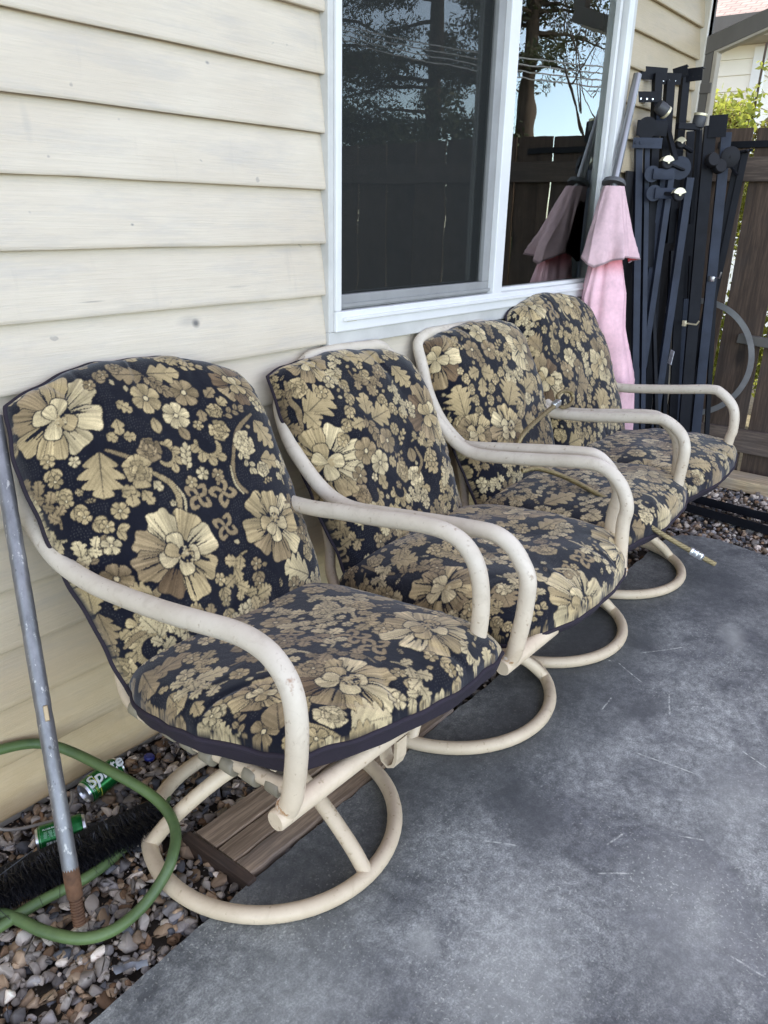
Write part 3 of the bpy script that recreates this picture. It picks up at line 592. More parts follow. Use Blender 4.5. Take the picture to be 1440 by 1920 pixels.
# gravel: angular stones
def rocks(name, count, region, zf, s0, s1, seed):
    rn = np.random.default_rng(seed); protos = []
    for k in range(14):
        bm = bmesh.new()
        pts = rn.normal(size=(15, 3)); pts /= np.linalg.norm(pts, axis=1)[:, None]; pts *= rn.uniform(.72, 1.12, (15, 1)); pts *= (1, rn.uniform(.6, .9), rn.uniform(.42, .7))
        vs = [bm.verts.new(p) for p in pts]; bmesh.ops.convex_hull(bm, input=bm.verts)
        for vv in [vv for vv in bm.verts if not vv.link_faces]: bm.verts.remove(vv)
        bmesh.ops.bevel(bm, geom=bm.edges[:], offset=.07, segments=1, affect='EDGES')
        bmesh.ops.triangulate(bm, faces=bm.faces[:]); bm.verts.index_update()
        protos.append((np.array([vv.co for vv in bm.verts]), np.array([[q.index for q in f.verts] for f in bm.faces]))); bm.free()
    tones = np.array([(.20, .19, .18), (.30, .29, .275), (.13, .13, .135), (.24, .19, .14), (.40, .38, .35), (.17, .115, .075), (.09, .10, .12), (.30, .23, .16), (.22, .22, .23), (.60, .57, .52)])*np.array((1.30, 1.18, 1.04))
    V = []; F = []; C = []; o = 0
    for i in range(count):
        p = region(rn)
        if p is None: continue
        pv, pf = protos[rn.integers(14)]; s = s0+(s1-s0)*rn.random()**1.8
        q = Euler((rn.uniform(-.6, .6), rn.uniform(-.6, .6), rn.uniform(0, 6.28))).to_matrix(); W = pv@np.array(q).T*s+np.array((p[0], p[1], zf(rn, s)))
        c = tones[min(9, int(rn.random()**1.25*10))]*rn.uniform(.6, 1.25); blot = rn.uniform(.75, 1.25, (len(pv), 1))
        V.append(W); F.append(pf+o); C.append(np.clip(c*blot, 0, 1)); o += len(pv)
    ob = link(name, np.concatenate(V), np.concatenate(F), m_rock, colors=np.concatenate(C)); return struct(ob, 'stuff')
def near_strip(rn):
    x = rn.uniform(-.5, 1.75)
    return (x, rn.uniform(-.655, -.01)) if not (x < .37 and False) else None
def far_strip(rn): return (rn.uniform(3.70, 4.99), rn.uniform(-2.3, -.02))
def mid_strip(rn): return (rn.uniform(1.7, 3.8), rn.uniform(-.63, -.01))
def notslab(f):
    def q(rn):
        p = f(rn); x, y = p
        if x < .375 and y < -.11: return None
        if y < -.635 and x < 3.80-.08*min(1, max(0, (-y-.85)/.35)): return None
        if 3.6 < x < 3.8 and y < -.63 and math.hypot(x-3.62, y+.80) < .17: return None
        return p
    return q
rocks('gravel', 5000, notslab(near_strip), lambda rn, s: -.026+rn.uniform(-.010, .014), .011, .029, 1)
rocks('gravel', 5500, notslab(far_strip), lambda rn, s: -.026+rn.uniform(-.012, .014), .012, .030, 2)
rocks('gravel', 1500, notslab(mid_strip), lambda rn, s: -.026+rn.uniform(-.01, .01), .012, .024, 3)
rocks('gravel_fines', 5000, notslab(near_strip), lambda rn, s: -.030+rn.uniform(-.008, .010), .003, .008, 4)
# ------------------------------------------------------------------ the house
house = thing('house', 'cream lap sided house wall with a white sliding window over the chairs', 'house')
def siding_profile(k0, k1, zt=None):
    pr = []
    for k in range(k0, k1):
        z = k*E_; pr += [(-.001, z+.0025), (-.0225, z), (-.0250, z+.004), (-.0245, z+.011), (-.0195, z+.05), (-.0125, z+.10), (-.0045, z+E_-.010), (-.001, z+E_+.002)]
    return pr
def siding_seg(mb, x0, x1, k0, k1, seed):
    pr = siding_profile(k0, k1); rn = random.Random(seed); n = max(2, int((x1-x0)/.16)); xs = [x0+(x1-x0)*i/n for i in range(n+1)]
    vs = []; wob = {}
    for i, xx in enumerate(xs):
        for j, (y, z) in enumerate(pr):
            k = j//8; a = wob.setdefault((i, k), rn.uniform(-.0015, .0015)); b_ = wob.setdefault((i, k, 'z'), rn.uniform(-.0012, .0012))
            vs.append((xx, y+a, z+b_))
    m = len(pr); fs = [(i*m+j, (i+1)*m+j, (i+1)*m+j+1, i*m+j+1) for i in range(n) for j in range(m-1)]
    mb.add(vs, fs)
mb = MB()
for a in ((-3.5, 1.862, 0, 19, 1), (3.93, 4.90, 0, 19, 2), (1.862, 3.93, 0, 7, 3), (1.862, 3.93, 17, 19, 4)): siding_seg(mb, *a)
wall = mb.build('wall', m_siding, house, 40)
mb = MB()   # sheathing behind the siding and the other house faces
for (x0, x1, z0, z1) in ((-3.5, 1.87, -.04, 2.9), (3.92, 4.94, -.04, 2.9), (1.87, 3.92, -.04, 1.07), (1.87, 3.92, 2.59, 2.9)): mb.box(((x0+x1)/2, .055, (z0+z1)/2), (x1-x0, .10, z1-z0))
mb.box((4.90, 3.55, 1.43), (.08, 6.88, 2.94)); mb.box((-3.46, 3.55, 1.43), (.08, 6.88, 2.94)); mb.box((.7, 7.05, 1.43), (8.4, .1, 2.94))
mb.build('outer_wall', m_trim, house)
mb = MB(); mb.box((4.925, -.016, 1.42), (.075, .058, 2.92), bev=.004); mb.build('corner_trim', m_trim, house)
mb = MB()
for sx in (-4, 5.35): pass
# gable roof, soffit and fascia
ye, ze, yr, zr = -.42, 2.93, 3.5, 4.5
mb.add([(-4, ye, ze), (5.3, ye, ze), (5.3, yr, zr), (-4, yr, zr), (-4, 7.5, ze), (5.3, 7.5, ze)], [(0, 1, 2, 3), (3, 2, 5, 4)])
mb.add([(-4, ye, ze-.14), (5.3, ye, ze-.14), (5.3, yr, zr-.14), (-4, yr, zr-.14), (-4, 7.5, ze-.14), (5.3, 7.5, ze-.14)], [(3, 2, 1, 0), (4, 5, 2, 3)])
mb.build('roof', M_basic('brown_shingles', (.12, .10, .085), .9, var=.4, scale=25), house)
mb = MB(); mb.box((.65, ye-.012, ze-.07), (9.3, .02, .16)); mb.build('fascia', m_greypaint, house)
mb = MB(); mb.box((.65, -.205, 2.78), (9.2, .40, .012)); mb.build('soffit', m_trim, house)
# window
wx0, wx1, wz0, wz1 = 1.857, 3.945, 1.054, 2.60
def ring(mb, x0, x1, z0, z1, l, r, b, tp, y0, y1, bev=.003):
    yc, yd = (y0+y1)/2, abs(y1-y0)
    mb.box(((x0+x1)/2, yc, z0+b/2), (x1-x0, yd, b), bev=bev); mb.box(((x0+x1)/2, yc, z1-tp/2), (x1-x0, yd, tp), bev=bev)
    mb.box((x0+l/2, yc, (z0+b+z1-tp)/2), (l, yd, z1-tp-z0-b), bev=bev); mb.box((x1-r/2, yc, (z0+b+z1-tp)/2), (r, yd, z1-tp-z0-b), bev=bev)
mb = MB(); ring(mb, wx0, wx1, wz0, wz1, .024, .05, .046, .046, -.036, .0)
win = mb.build('window', m_jtrim, house)
mb = MB(); ring(mb, wx0+.024, wx1-.05, wz0+.046, wz1-.046, .026, .055, .064, .05, -.046, .05, .004)
mb.box((2.865, -.014, (wz0+wz1)/2), (.07, .06, wz1-wz0-.205), bev=.004)
mb.box((2.86, -.050, wz0+.085), (1.9, .014, .012), bev=.003)
frame = mb.build('frame', m_frame, win)
mb = MB(); ring(mb, 1.909, 2.832, wz0+.112, wz1-.1, .012, .05, .045, .04, -.020, .004); mb.box((2.37, -.026, wz0+.125), (.92, .008, .01)); sf = mb.build('screen_frame', m_sgrey, win)
scn = link('insect_screen', [(1.921, -.004, wz0+.157), (2.782, -.004, wz0+.157), (2.782, -.004, wz1-.14), (1.921, -.004, wz1-.14)], [(0, 1, 2, 3)], m_screen, win)
def pane(nm, x0, x1, y, z0, z1, m): return link(nm, [(x0, y, z0), (x1, y, z0), (x1, y, z1), (x0, y, z1)], [(0, 1, 2, 3)], m, win)
pane('pane', 1.905, 2.84, .022, wz0+.11, wz1-.09, m_glass); pane('pane', 2.895, 3.85, .004, wz0+.11, wz1-.09, m_glass2)
mb = MB(); mb.box((3.815, -.004, (wz0+wz1)/2), (.024, .03, wz1-wz0-.2), bev=.003); mb.box((3.36, -.004, wz0+.118), (.92, .03, .016), bev=.003); mb.build('sash', m_frame, win)
mb = MB(); mb.box((1.955, -.0472, wz0+.083), (.045, .0015, .014)); st = mb.build('sticker', M_basic('yellowed_label', (.60, .55, .38), .6), win)
mb = MB()    # dark room behind the glass
mb.add([(1.2, .12, .05), (4.6, .12, .05), (4.6, 4, .05), (1.2, 4, .05), (1.2, .12, 2.75), (4.6, .12, 2.75), (4.6, 4, 2.75), (1.2, 4, 2.75)], [(0, 1, 2, 3), (4, 7, 6, 5), (1, 5, 6, 2), (3, 2, 6, 7), (0, 3, 7, 4)])
mb.build('room', m_room, house)
# ------------------------------------------------------------------ end fence with its boards, rails, latch bar
fence = thing('wooden_fence', 'dark weathered board fence with bright gaps at the end of the patio', 'fence', (4.97, -.03, 0))
y = -.055; k = 0; gaps = []
rg = random.Random(11)
bw = [.31, .244, .25, .26, .255, .27, .265, .27, .28, .27, .265, .27, .27, .26, .27]
while y > -4.0:
    wd = bw[min(k, len(bw)-1)]; gap = rg.choice((.010, .013, .014, .016)) if k > 1 else .018
    mb = MB(); z1 = 1.945-.012*rg.random(); nn = 8; xs = 4.985
    L = []; Rr = []
    for i in range(nn+1):
        z = -.05+(z1+.05)*i/nn; L.append((y-.001-rg.uniform(0, .004), z)); Rr.append((y-wd+gap+rg.uniform(0, .004), z))
    vs = [(xs-.01, a, z) for a, z in L]+[(xs-.01, a, z) for a, z in Rr]+[(xs+.006, a, z) for a, z in L]+[(xs+.006, a, z) for a, z in Rr]; q = nn+1
    fs = [(i, i+1, q+i+1, q+i) for i in range(nn)]+[(2*q+i, 3*q+i, 3*q+i+1, 2*q+i+1) for i in range(nn)]+[(i, 2*q+i, 2*q+i+1, i+1) for i in range(nn)]+[(q+i, q+i+1, 3*q+i+1, 3*q+i) for i in range(nn)]+[(nn, 2*q+nn, 3*q+nn, q+nn)]
    mb.add(vs, fs); mb.build('board', m_fence, fence); y -= wd; k += 1
for (z0, z1) in ((1.665, 1.79), (.145, .285)):
    mb = MB(); mb.box((4.952, -2.05, (z0+z1)/2), (.04, 4.0, z1-z0), bev=.004); mb.build('rail', m_rail, fence)
mb = MB(); mb.box((4.945, -.72, .80), (.05, .50, .052), Matrix.Rotation(R(4), 3, 'X'), bev=.004); mb.build('latch_bar', m_greypaint, fence)
mb = MB(); mb.box((4.962, -.60, 1.855), (.012, .85, .035), bev=.002); mb.build('strap_hinge', m_black2, fence)
for ch in fence.children: ch.location = -fence.location
# painted gable frame over the gate
arch = thing('gate_arch', 'grey painted wooden gate arch rising beside the house corner', 'arch', (4.96, -.03, 0))
mb = MB(); mb.box((4.95, -.045, 1.15), (.085, .085, 2.42), bev=.004); mb.build('post', m_greypaint, arch)
mb = MB(); mb.box((4.94, -.10, 1.15), (.07, .022, 2.36), bev=.003); mb.build('post_lit_edge', m_greylit, arch)  # pale strip painting the light on the side of the post
mb = MB(); mb.beam((4.945, .02, 2.325), (4.945, -.76, 2.59), .09, .085, bev=.004); mb.build('beam', m_greypaint, arch)
mb = MB(); mb.beam((4.935, -.10, 2.318), (4.935, -.70, 2.522), .06, .02, bev=.003); mb.build('beam_lit_edge', m_greylit, arch)  # pale strip painting the light along the edge of the beam
mb = MB(); mb.box((4.945, -.73, 2.86), (.085, .075, .50), bev=.004); mb.build('king_post', m_greypaint, arch)
mb = MB(); mb.beam((4.945, .02, 3.08), (4.945, -.80, 3.12), .09, .07, bev=.004); mb.box((4.945, -.01, 2.72), (.08, .07, .72), bev=.004); mb.build('top_rail', m_greypaint, arch)
mb = MB(); mb.box((4.905, -.05, 2.14), (.012, .11, .05), bev=.002); mb.build('bracket', m_greypaint, arch)
for ch in arch.children: ch.location = -arch.location
# timber edging lying at the fence foot, its sunlight painted as bright tan
mb = MB(); mb.box((4.78, -.95, .012), (.19, 1.5, .07), Matrix.Rotation(R(-1.5), 3, 'Z'), bev=.006)
tag(mb.build('timber_edging', M_wood('sunlit_tan_timber', (.60, .44, .24), (.85, .66, .40), 'y', knots=False)), 'timber edging along the foot of the fence, painted bright tan for sunlight', 'timber')
# ------------------------------------------------------------------ neighbour's house behind
nb = thing('neighbour_house', 'neighbouring cream sided house with pinkish shingle roof behind the fence', 'house', (9, .8, 0))
m_nsid = M_basic('pale_neighbour_siding', (.78, .74, .64), .6, var=.06, scale=3)
mb = MB(); vs = []; z = 0; pr = []
while z < 3.05: pr += [(0, z), (-.02, z+.001), (-.018, z+.02), (-.004, z+.139)]; z += .14
for yy in (.80, 9): vs += [(9+a, yy, zz) for a, zz in pr]
m_ = len(pr); mb.add(vs, [(j, j+1, m_+j+1, m_+j) for j in range(m_-1)])
vs = []
for xx in (9, 17): vs += [(xx, .80+a, zz) for a, zz in pr]
mb.add(vs, [(j, m_+j, m_+j+1, j+1) for j in range(m_-1)])
mb.build('wall', m_nsid, nb, 30)
mb = MB(); mb.box((8.99, .82, 1.5), (.06, .11, 3.06)); mb.build('corner_trim', m_frame, nb)
mb = MB(); mb.box((8.60, 5, 3.16), (.05, 9.6, .17)); mb.box((12.8, .35, 3.16), (8.45, .05, .17)); mb.build('fascia', m_greypaint, nb)
mb = MB(); mb.box((8.82, 5, 3.065), (.42, 9.5, .015)); mb.box((13, .58, 3.068), (8.4, .46, .015)); mb.build('soffit', m_greylit, nb)
def M_shingle():
    m, t, b, o = nt('pinkish_brown_shingles'); v = coords(t); br = N(t, 'ShaderNodeTexBrick', Scale=1.0); br.inputs['Color1'].default_value = (.40, .30, .25, 1); br.inputs['Color2'].default_value = (.30, .225, .19, 1); br.inputs['Mortar'].default_value = (.16, .12, .10, 1); br.inputs['Brick Width'].default_value = .14; br.inputs['Row Height'].default_value = .075; br.inputs['Mortar Size'].default_value = .007
    tc = N(t, 'ShaderNodeTexCoord'); sp = N(t, 'ShaderNodeSeparateXYZ'); cb = N(t, 'ShaderNodeCombineXYZ'); lk(t, tc.outputs['Object'], sp.inputs[0]); lk(t, sp.outputs[1], cb.inputs[0]); lk(t, sp.outputs[0], cb.inputs[1]); lk(t, cb.outputs[0], br.inputs['Vector'])
    c = mix(t, ramp(t, noise(t, v, 30, 4), [(.3, .5), (.7, 0.)]), br.outputs[0], (.22, .17, .145)); lk(t, c, b.inputs[0]); b.inputs['Roughness'].default_value = .95; return m
mb = MB(); mb.add([(8.58, .3, 3.24), (8.58, 9.8, 3.24), (12.8, 9.8, 5.3), (12.8, .3, 5.3), (17, .3, 3.24), (17, 9.8, 3.24)], [(0, 3, 2, 1), (3, 4, 5, 2)]); mb.build('roof', M_shingle(), nb)
mb = MB(); mb.lathe([(.05, 0), (.05, .45), (.07, .46), (.07, .5)], 16, (9.6, 1.45, 3.7)); mb.build('vent_pipe', m_frame, nb)
for ch in nb.children: ch.location = -nb.location
# ------------------------------------------------------------------ vegetation
def leaves(n, fn, size, seed, aspect=.5):
    rn = np.random.default_rng(seed); P = fn(rn, n); n = len(P)
    d = rn.normal(size=(n, 3)); d /= np.linalg.norm(d, axis=1)[:, None]; e = rn.normal(size=(n, 3)); e = np.cross(d, e); e /= np.linalg.norm(e, axis=1)[:, None]
    s = size*rn.uniform(.6, 1.35, (n, 1)); V = np.stack([P-d*s, P+e*s*aspect, P+d*s, P-e*s*aspect], 1).reshape(-1, 3); F = np.arange(n*4).reshape(n, 4); return V, F
def blob(centres):
    def f(rn, n):
        c = np.array([q[:3] for q in centres]); r = np.array([q[3:6] if len(q) > 4 else (q[3],)*3 for q in centres]); w_ = r.prod(1); i = rn.choice(len(c), n, p=w_/w_.sum())
        d = rn.normal(size=(n, 3)); d /= np.linalg.norm(d, axis=1)[:, None]; rad = rn.random((n, 1))**.45; return c[i]+d*rad*r[i]
    return f
m_shrub = M_leaf('sunlit_yellow_green_leaves', (.22, .27, .04), (.40, .42, .09), .5)
m_shrub2 = M_leaf('bronze_tipped_leaves', (.26, .20, .08), (.34, .32, .10), .5)
m_bark = M_basic('bark', (.10, .075, .055), .95, var=.5, scale=6, stretch=(3, 3, .6), bstr=.6)
sh = thing('garden_shrub', 'bright yellow green shrub with tall shoots behind the fence', 'shrub', (6.4, .3, -.04))
cl = []
rg = random.Random(5)
for i in range(74):
    yy = rg.uniform(-1.0, 1.9); xx = rg.uniform(5.7, 7.0); cl.append((xx, yy, rg.uniform(.3, 2.02+.10*math.sin(yy*5)), rg.uniform(.18, .30)))
for i in range(30):   # shoots
    yy = rg.uniform(-.7, 1.2); xx = rg.uniform(6, 6.8); h = rg.uniform(2.1, 2.4)
    for z in np.arange(1.8, h, .07): cl.append((xx+.03*rg.random(), yy+.03*rg.random(), z, .055))
for z in np.arange(1.8, 2.50, .06): cl.append((6.4, .08+.03*math.sin(z*7), z, .08 if z < 2.3 else .06))
V, F = leaves(44000, blob(cl), .027, 4); link('foliage', V, F, m_shrub, sh)
V, F = leaves(7000, blob([(6.2+.5*rg.random(), rg.uniform(-.2, .9), rg.uniform(1.8, 2.15), .13) for _ in range(14)]), .024, 5); link('tip_foliage', V, F, m_shrub2, sh)
mb = MB()
for i in range(14):
    a = (6.4+rg.uniform(-.1, .1), .3+rg.uniform(-.2, .2), -.05); bb = (rg.uniform(5.9, 6.8), rg.uniform(-.9, 1.2), rg.uniform(1.4, 2.1)); mb.tube(smooth_path([a, ((a[0]+bb[0])/2+.1, (a[1]+bb[1])/2, .9), bb], 5), .012, 6)
mb.tube(smooth_path([(6.4, .2, .4), (6.42, .1, 1.4), (6.4, .06, 2.6)], 6), .009, 6)
mb.build('stem', m_bark, sh)
for ch in sh.children: ch.location = -sh.location
m_pine = M_leaf('pine_needles', (.035, .048, .020), (.085, .098, .040), .3)
m_hedge = M_leaf('hedge_leaves', (.022, .036, .014), (.06, .08, .03), .2)
def conifer(x, y, h, r, seed, label, n=16000, z0=2.2, skew=0):
    t_ = thing('pine_tree', label, 'tree', (x, y, -.04), 'tall trees mirrored in the window'); rn = random.Random(seed)
    mb = MB(); mb.tube(smooth_path([(x, y, -.04), (x+.06, y, h*.4), (x-.03, y+.05, h)], 8), [.19*(1-i/17)+.03 for i in range(17)], 12)
    cl = []
    for i in range(110):
        z = z0+(h-z0)*rn.random()**.85; f = (1-(z-z0)/(h-z0)); L = r*(.35+.75*f)*rn.uniform(.6, 1.1); a = rn.random()*6.283
        e = (x+math.cos(a)*L, y+math.sin(a)*L, z-.12*L); mb.tube([(x, y, z), ((x+e[0])/2, (y+e[1])/2, z+.02), e], [.045, .03, .012], 5)
        for q in range(4):
            g_ = .4+.65*q/3; cl.append((x+(e[0]-x)*g_+rn.uniform(-.2, .2), y+(e[1]-y)*g_+rn.uniform(-.2, .2), z-.1*L*g_+rn.uniform(-.1, .2), .42, .42, .22))
    mb.build('trunk', m_bark, t_, 60); V, F = leaves(int(n*2.4), blob(cl), .055, seed, .30); link('crown', V, F, m_pine, t_)
    for ch in t_.children: ch.location = -t_.location
conifer(15.0, -6.75, 13, 1.5, 21, 'tall dark pine with bare trunk mirrored in the right hand pane', 15000, 3.9)
conifer(15.5, -9.3, 14, 2.3, 22, 'broad dark pine mirrored in the left pane beside the mullion', 26000, 2.6)
conifer(13.5, -10.8, 13, 2.4, 23, 'widest dark pine mirrored at the far left of the window', 30000, 2.0)
conifer(33, -9.6, 6.2, 1.0, 24, 'small distant conifer mirrored low in the right hand pane', 4000, 1.6)
hd = thing('hedge', 'dark hedge mirrored just above the fence top in the window', 'hedge', (13, -9, -.04)); cl = []
rg = random.Random(9)
for i in range(90): yy = rg.uniform(-16, -6.2); cl.append((13+rg.uniform(-.8, .8), yy, rg.uniform(.4, 2.75+.35*math.sin(yy*1.7)+(.5 if yy < -8 else 0)), .5))
V, F = leaves(26000, blob(cl), .065, 31); link('foliage', V, F, m_hedge, hd); mb = MB()
for i in range(12): yy = -15.5+i*.8; mb.tube([(13, yy, -.05), (13.1, yy+.1, 1.2), (13, yy, 2.2)], [.05, .04, .02], 6)
mb.build('stem', m_bark, hd)
for ch in hd.children: ch.location = -hd.location
bt = thing('bare_tree', 'leafless tree with fine twigs mirrored against the sky', 'tree', (12.5, -3.9, -.04)); mb = MB(); rg = random.Random(14)
def branch(p, d, L, r, lv):
    q = p+d*L; m_ = (p+q)/2+Vector((rg.uniform(-1, 1), rg.uniform(-1, 1), rg.uniform(-.3, .8)))*L*.16; mb.tube(smooth_path([p, m_, q], 3), [r*(1-.5*i/6) for i in range(7)], 5)
    if lv == 0: return
    for k in range(3 if lv > 1 else 4):
        nd = (d+Vector((rg.uniform(-1, 1), rg.uniform(-1, 1), rg.uniform(-.5, .7)))*.85).normalized(); s = p+(q-p)*rg.uniform(.55, 1); branch(s, nd, L*rg.uniform(.6, .85), r*.48, lv-1)
branch(Vector((12.5, -3.9, -.04)), Vector((0, 0, 1)), 2.3, .055, 5)
mb.build('trunk', m_bark, bt)
for ch in bt.children: ch.location = -bt.location
# overhead wires
m_wire = M_basic('pale_overhead_cable', (.75, .74, .72), .5, bstr=0)
for i in range(4):
    mb = MB(); pts = []
    for s in np.linspace(-.35, 1.8, 26):
        yy = -9.07+5.1*s; zz = 4.62-1.42*s+.32*s*s-.04*i*2.1*(1 if i else 1); pts.append((12+.05*i, yy, zz))
    mb.tube(pts, .011, 6)
    tag(mb.build('power_line', m_wire), ['uppermost pale overhead cable mirrored across both window panes', 'second pale overhead cable from the top mirrored in the window', 'third pale overhead cable from the top mirrored in the window', 'lowest pale overhead cable mirrored across both window panes'][i], 'cable', 'overhead cables mirrored in the window')
for ch in house.children: ch.location = (0, 0, 0)
def paint(i, part, w, h):
    c = Cloth(w, h, i*31+(5 if part == 'seat' else 2))
    for f in MOTIFS.get((i, part), []): getattr(c, f[0])(*f[1:])
    c.fill(); c.dots(); return c

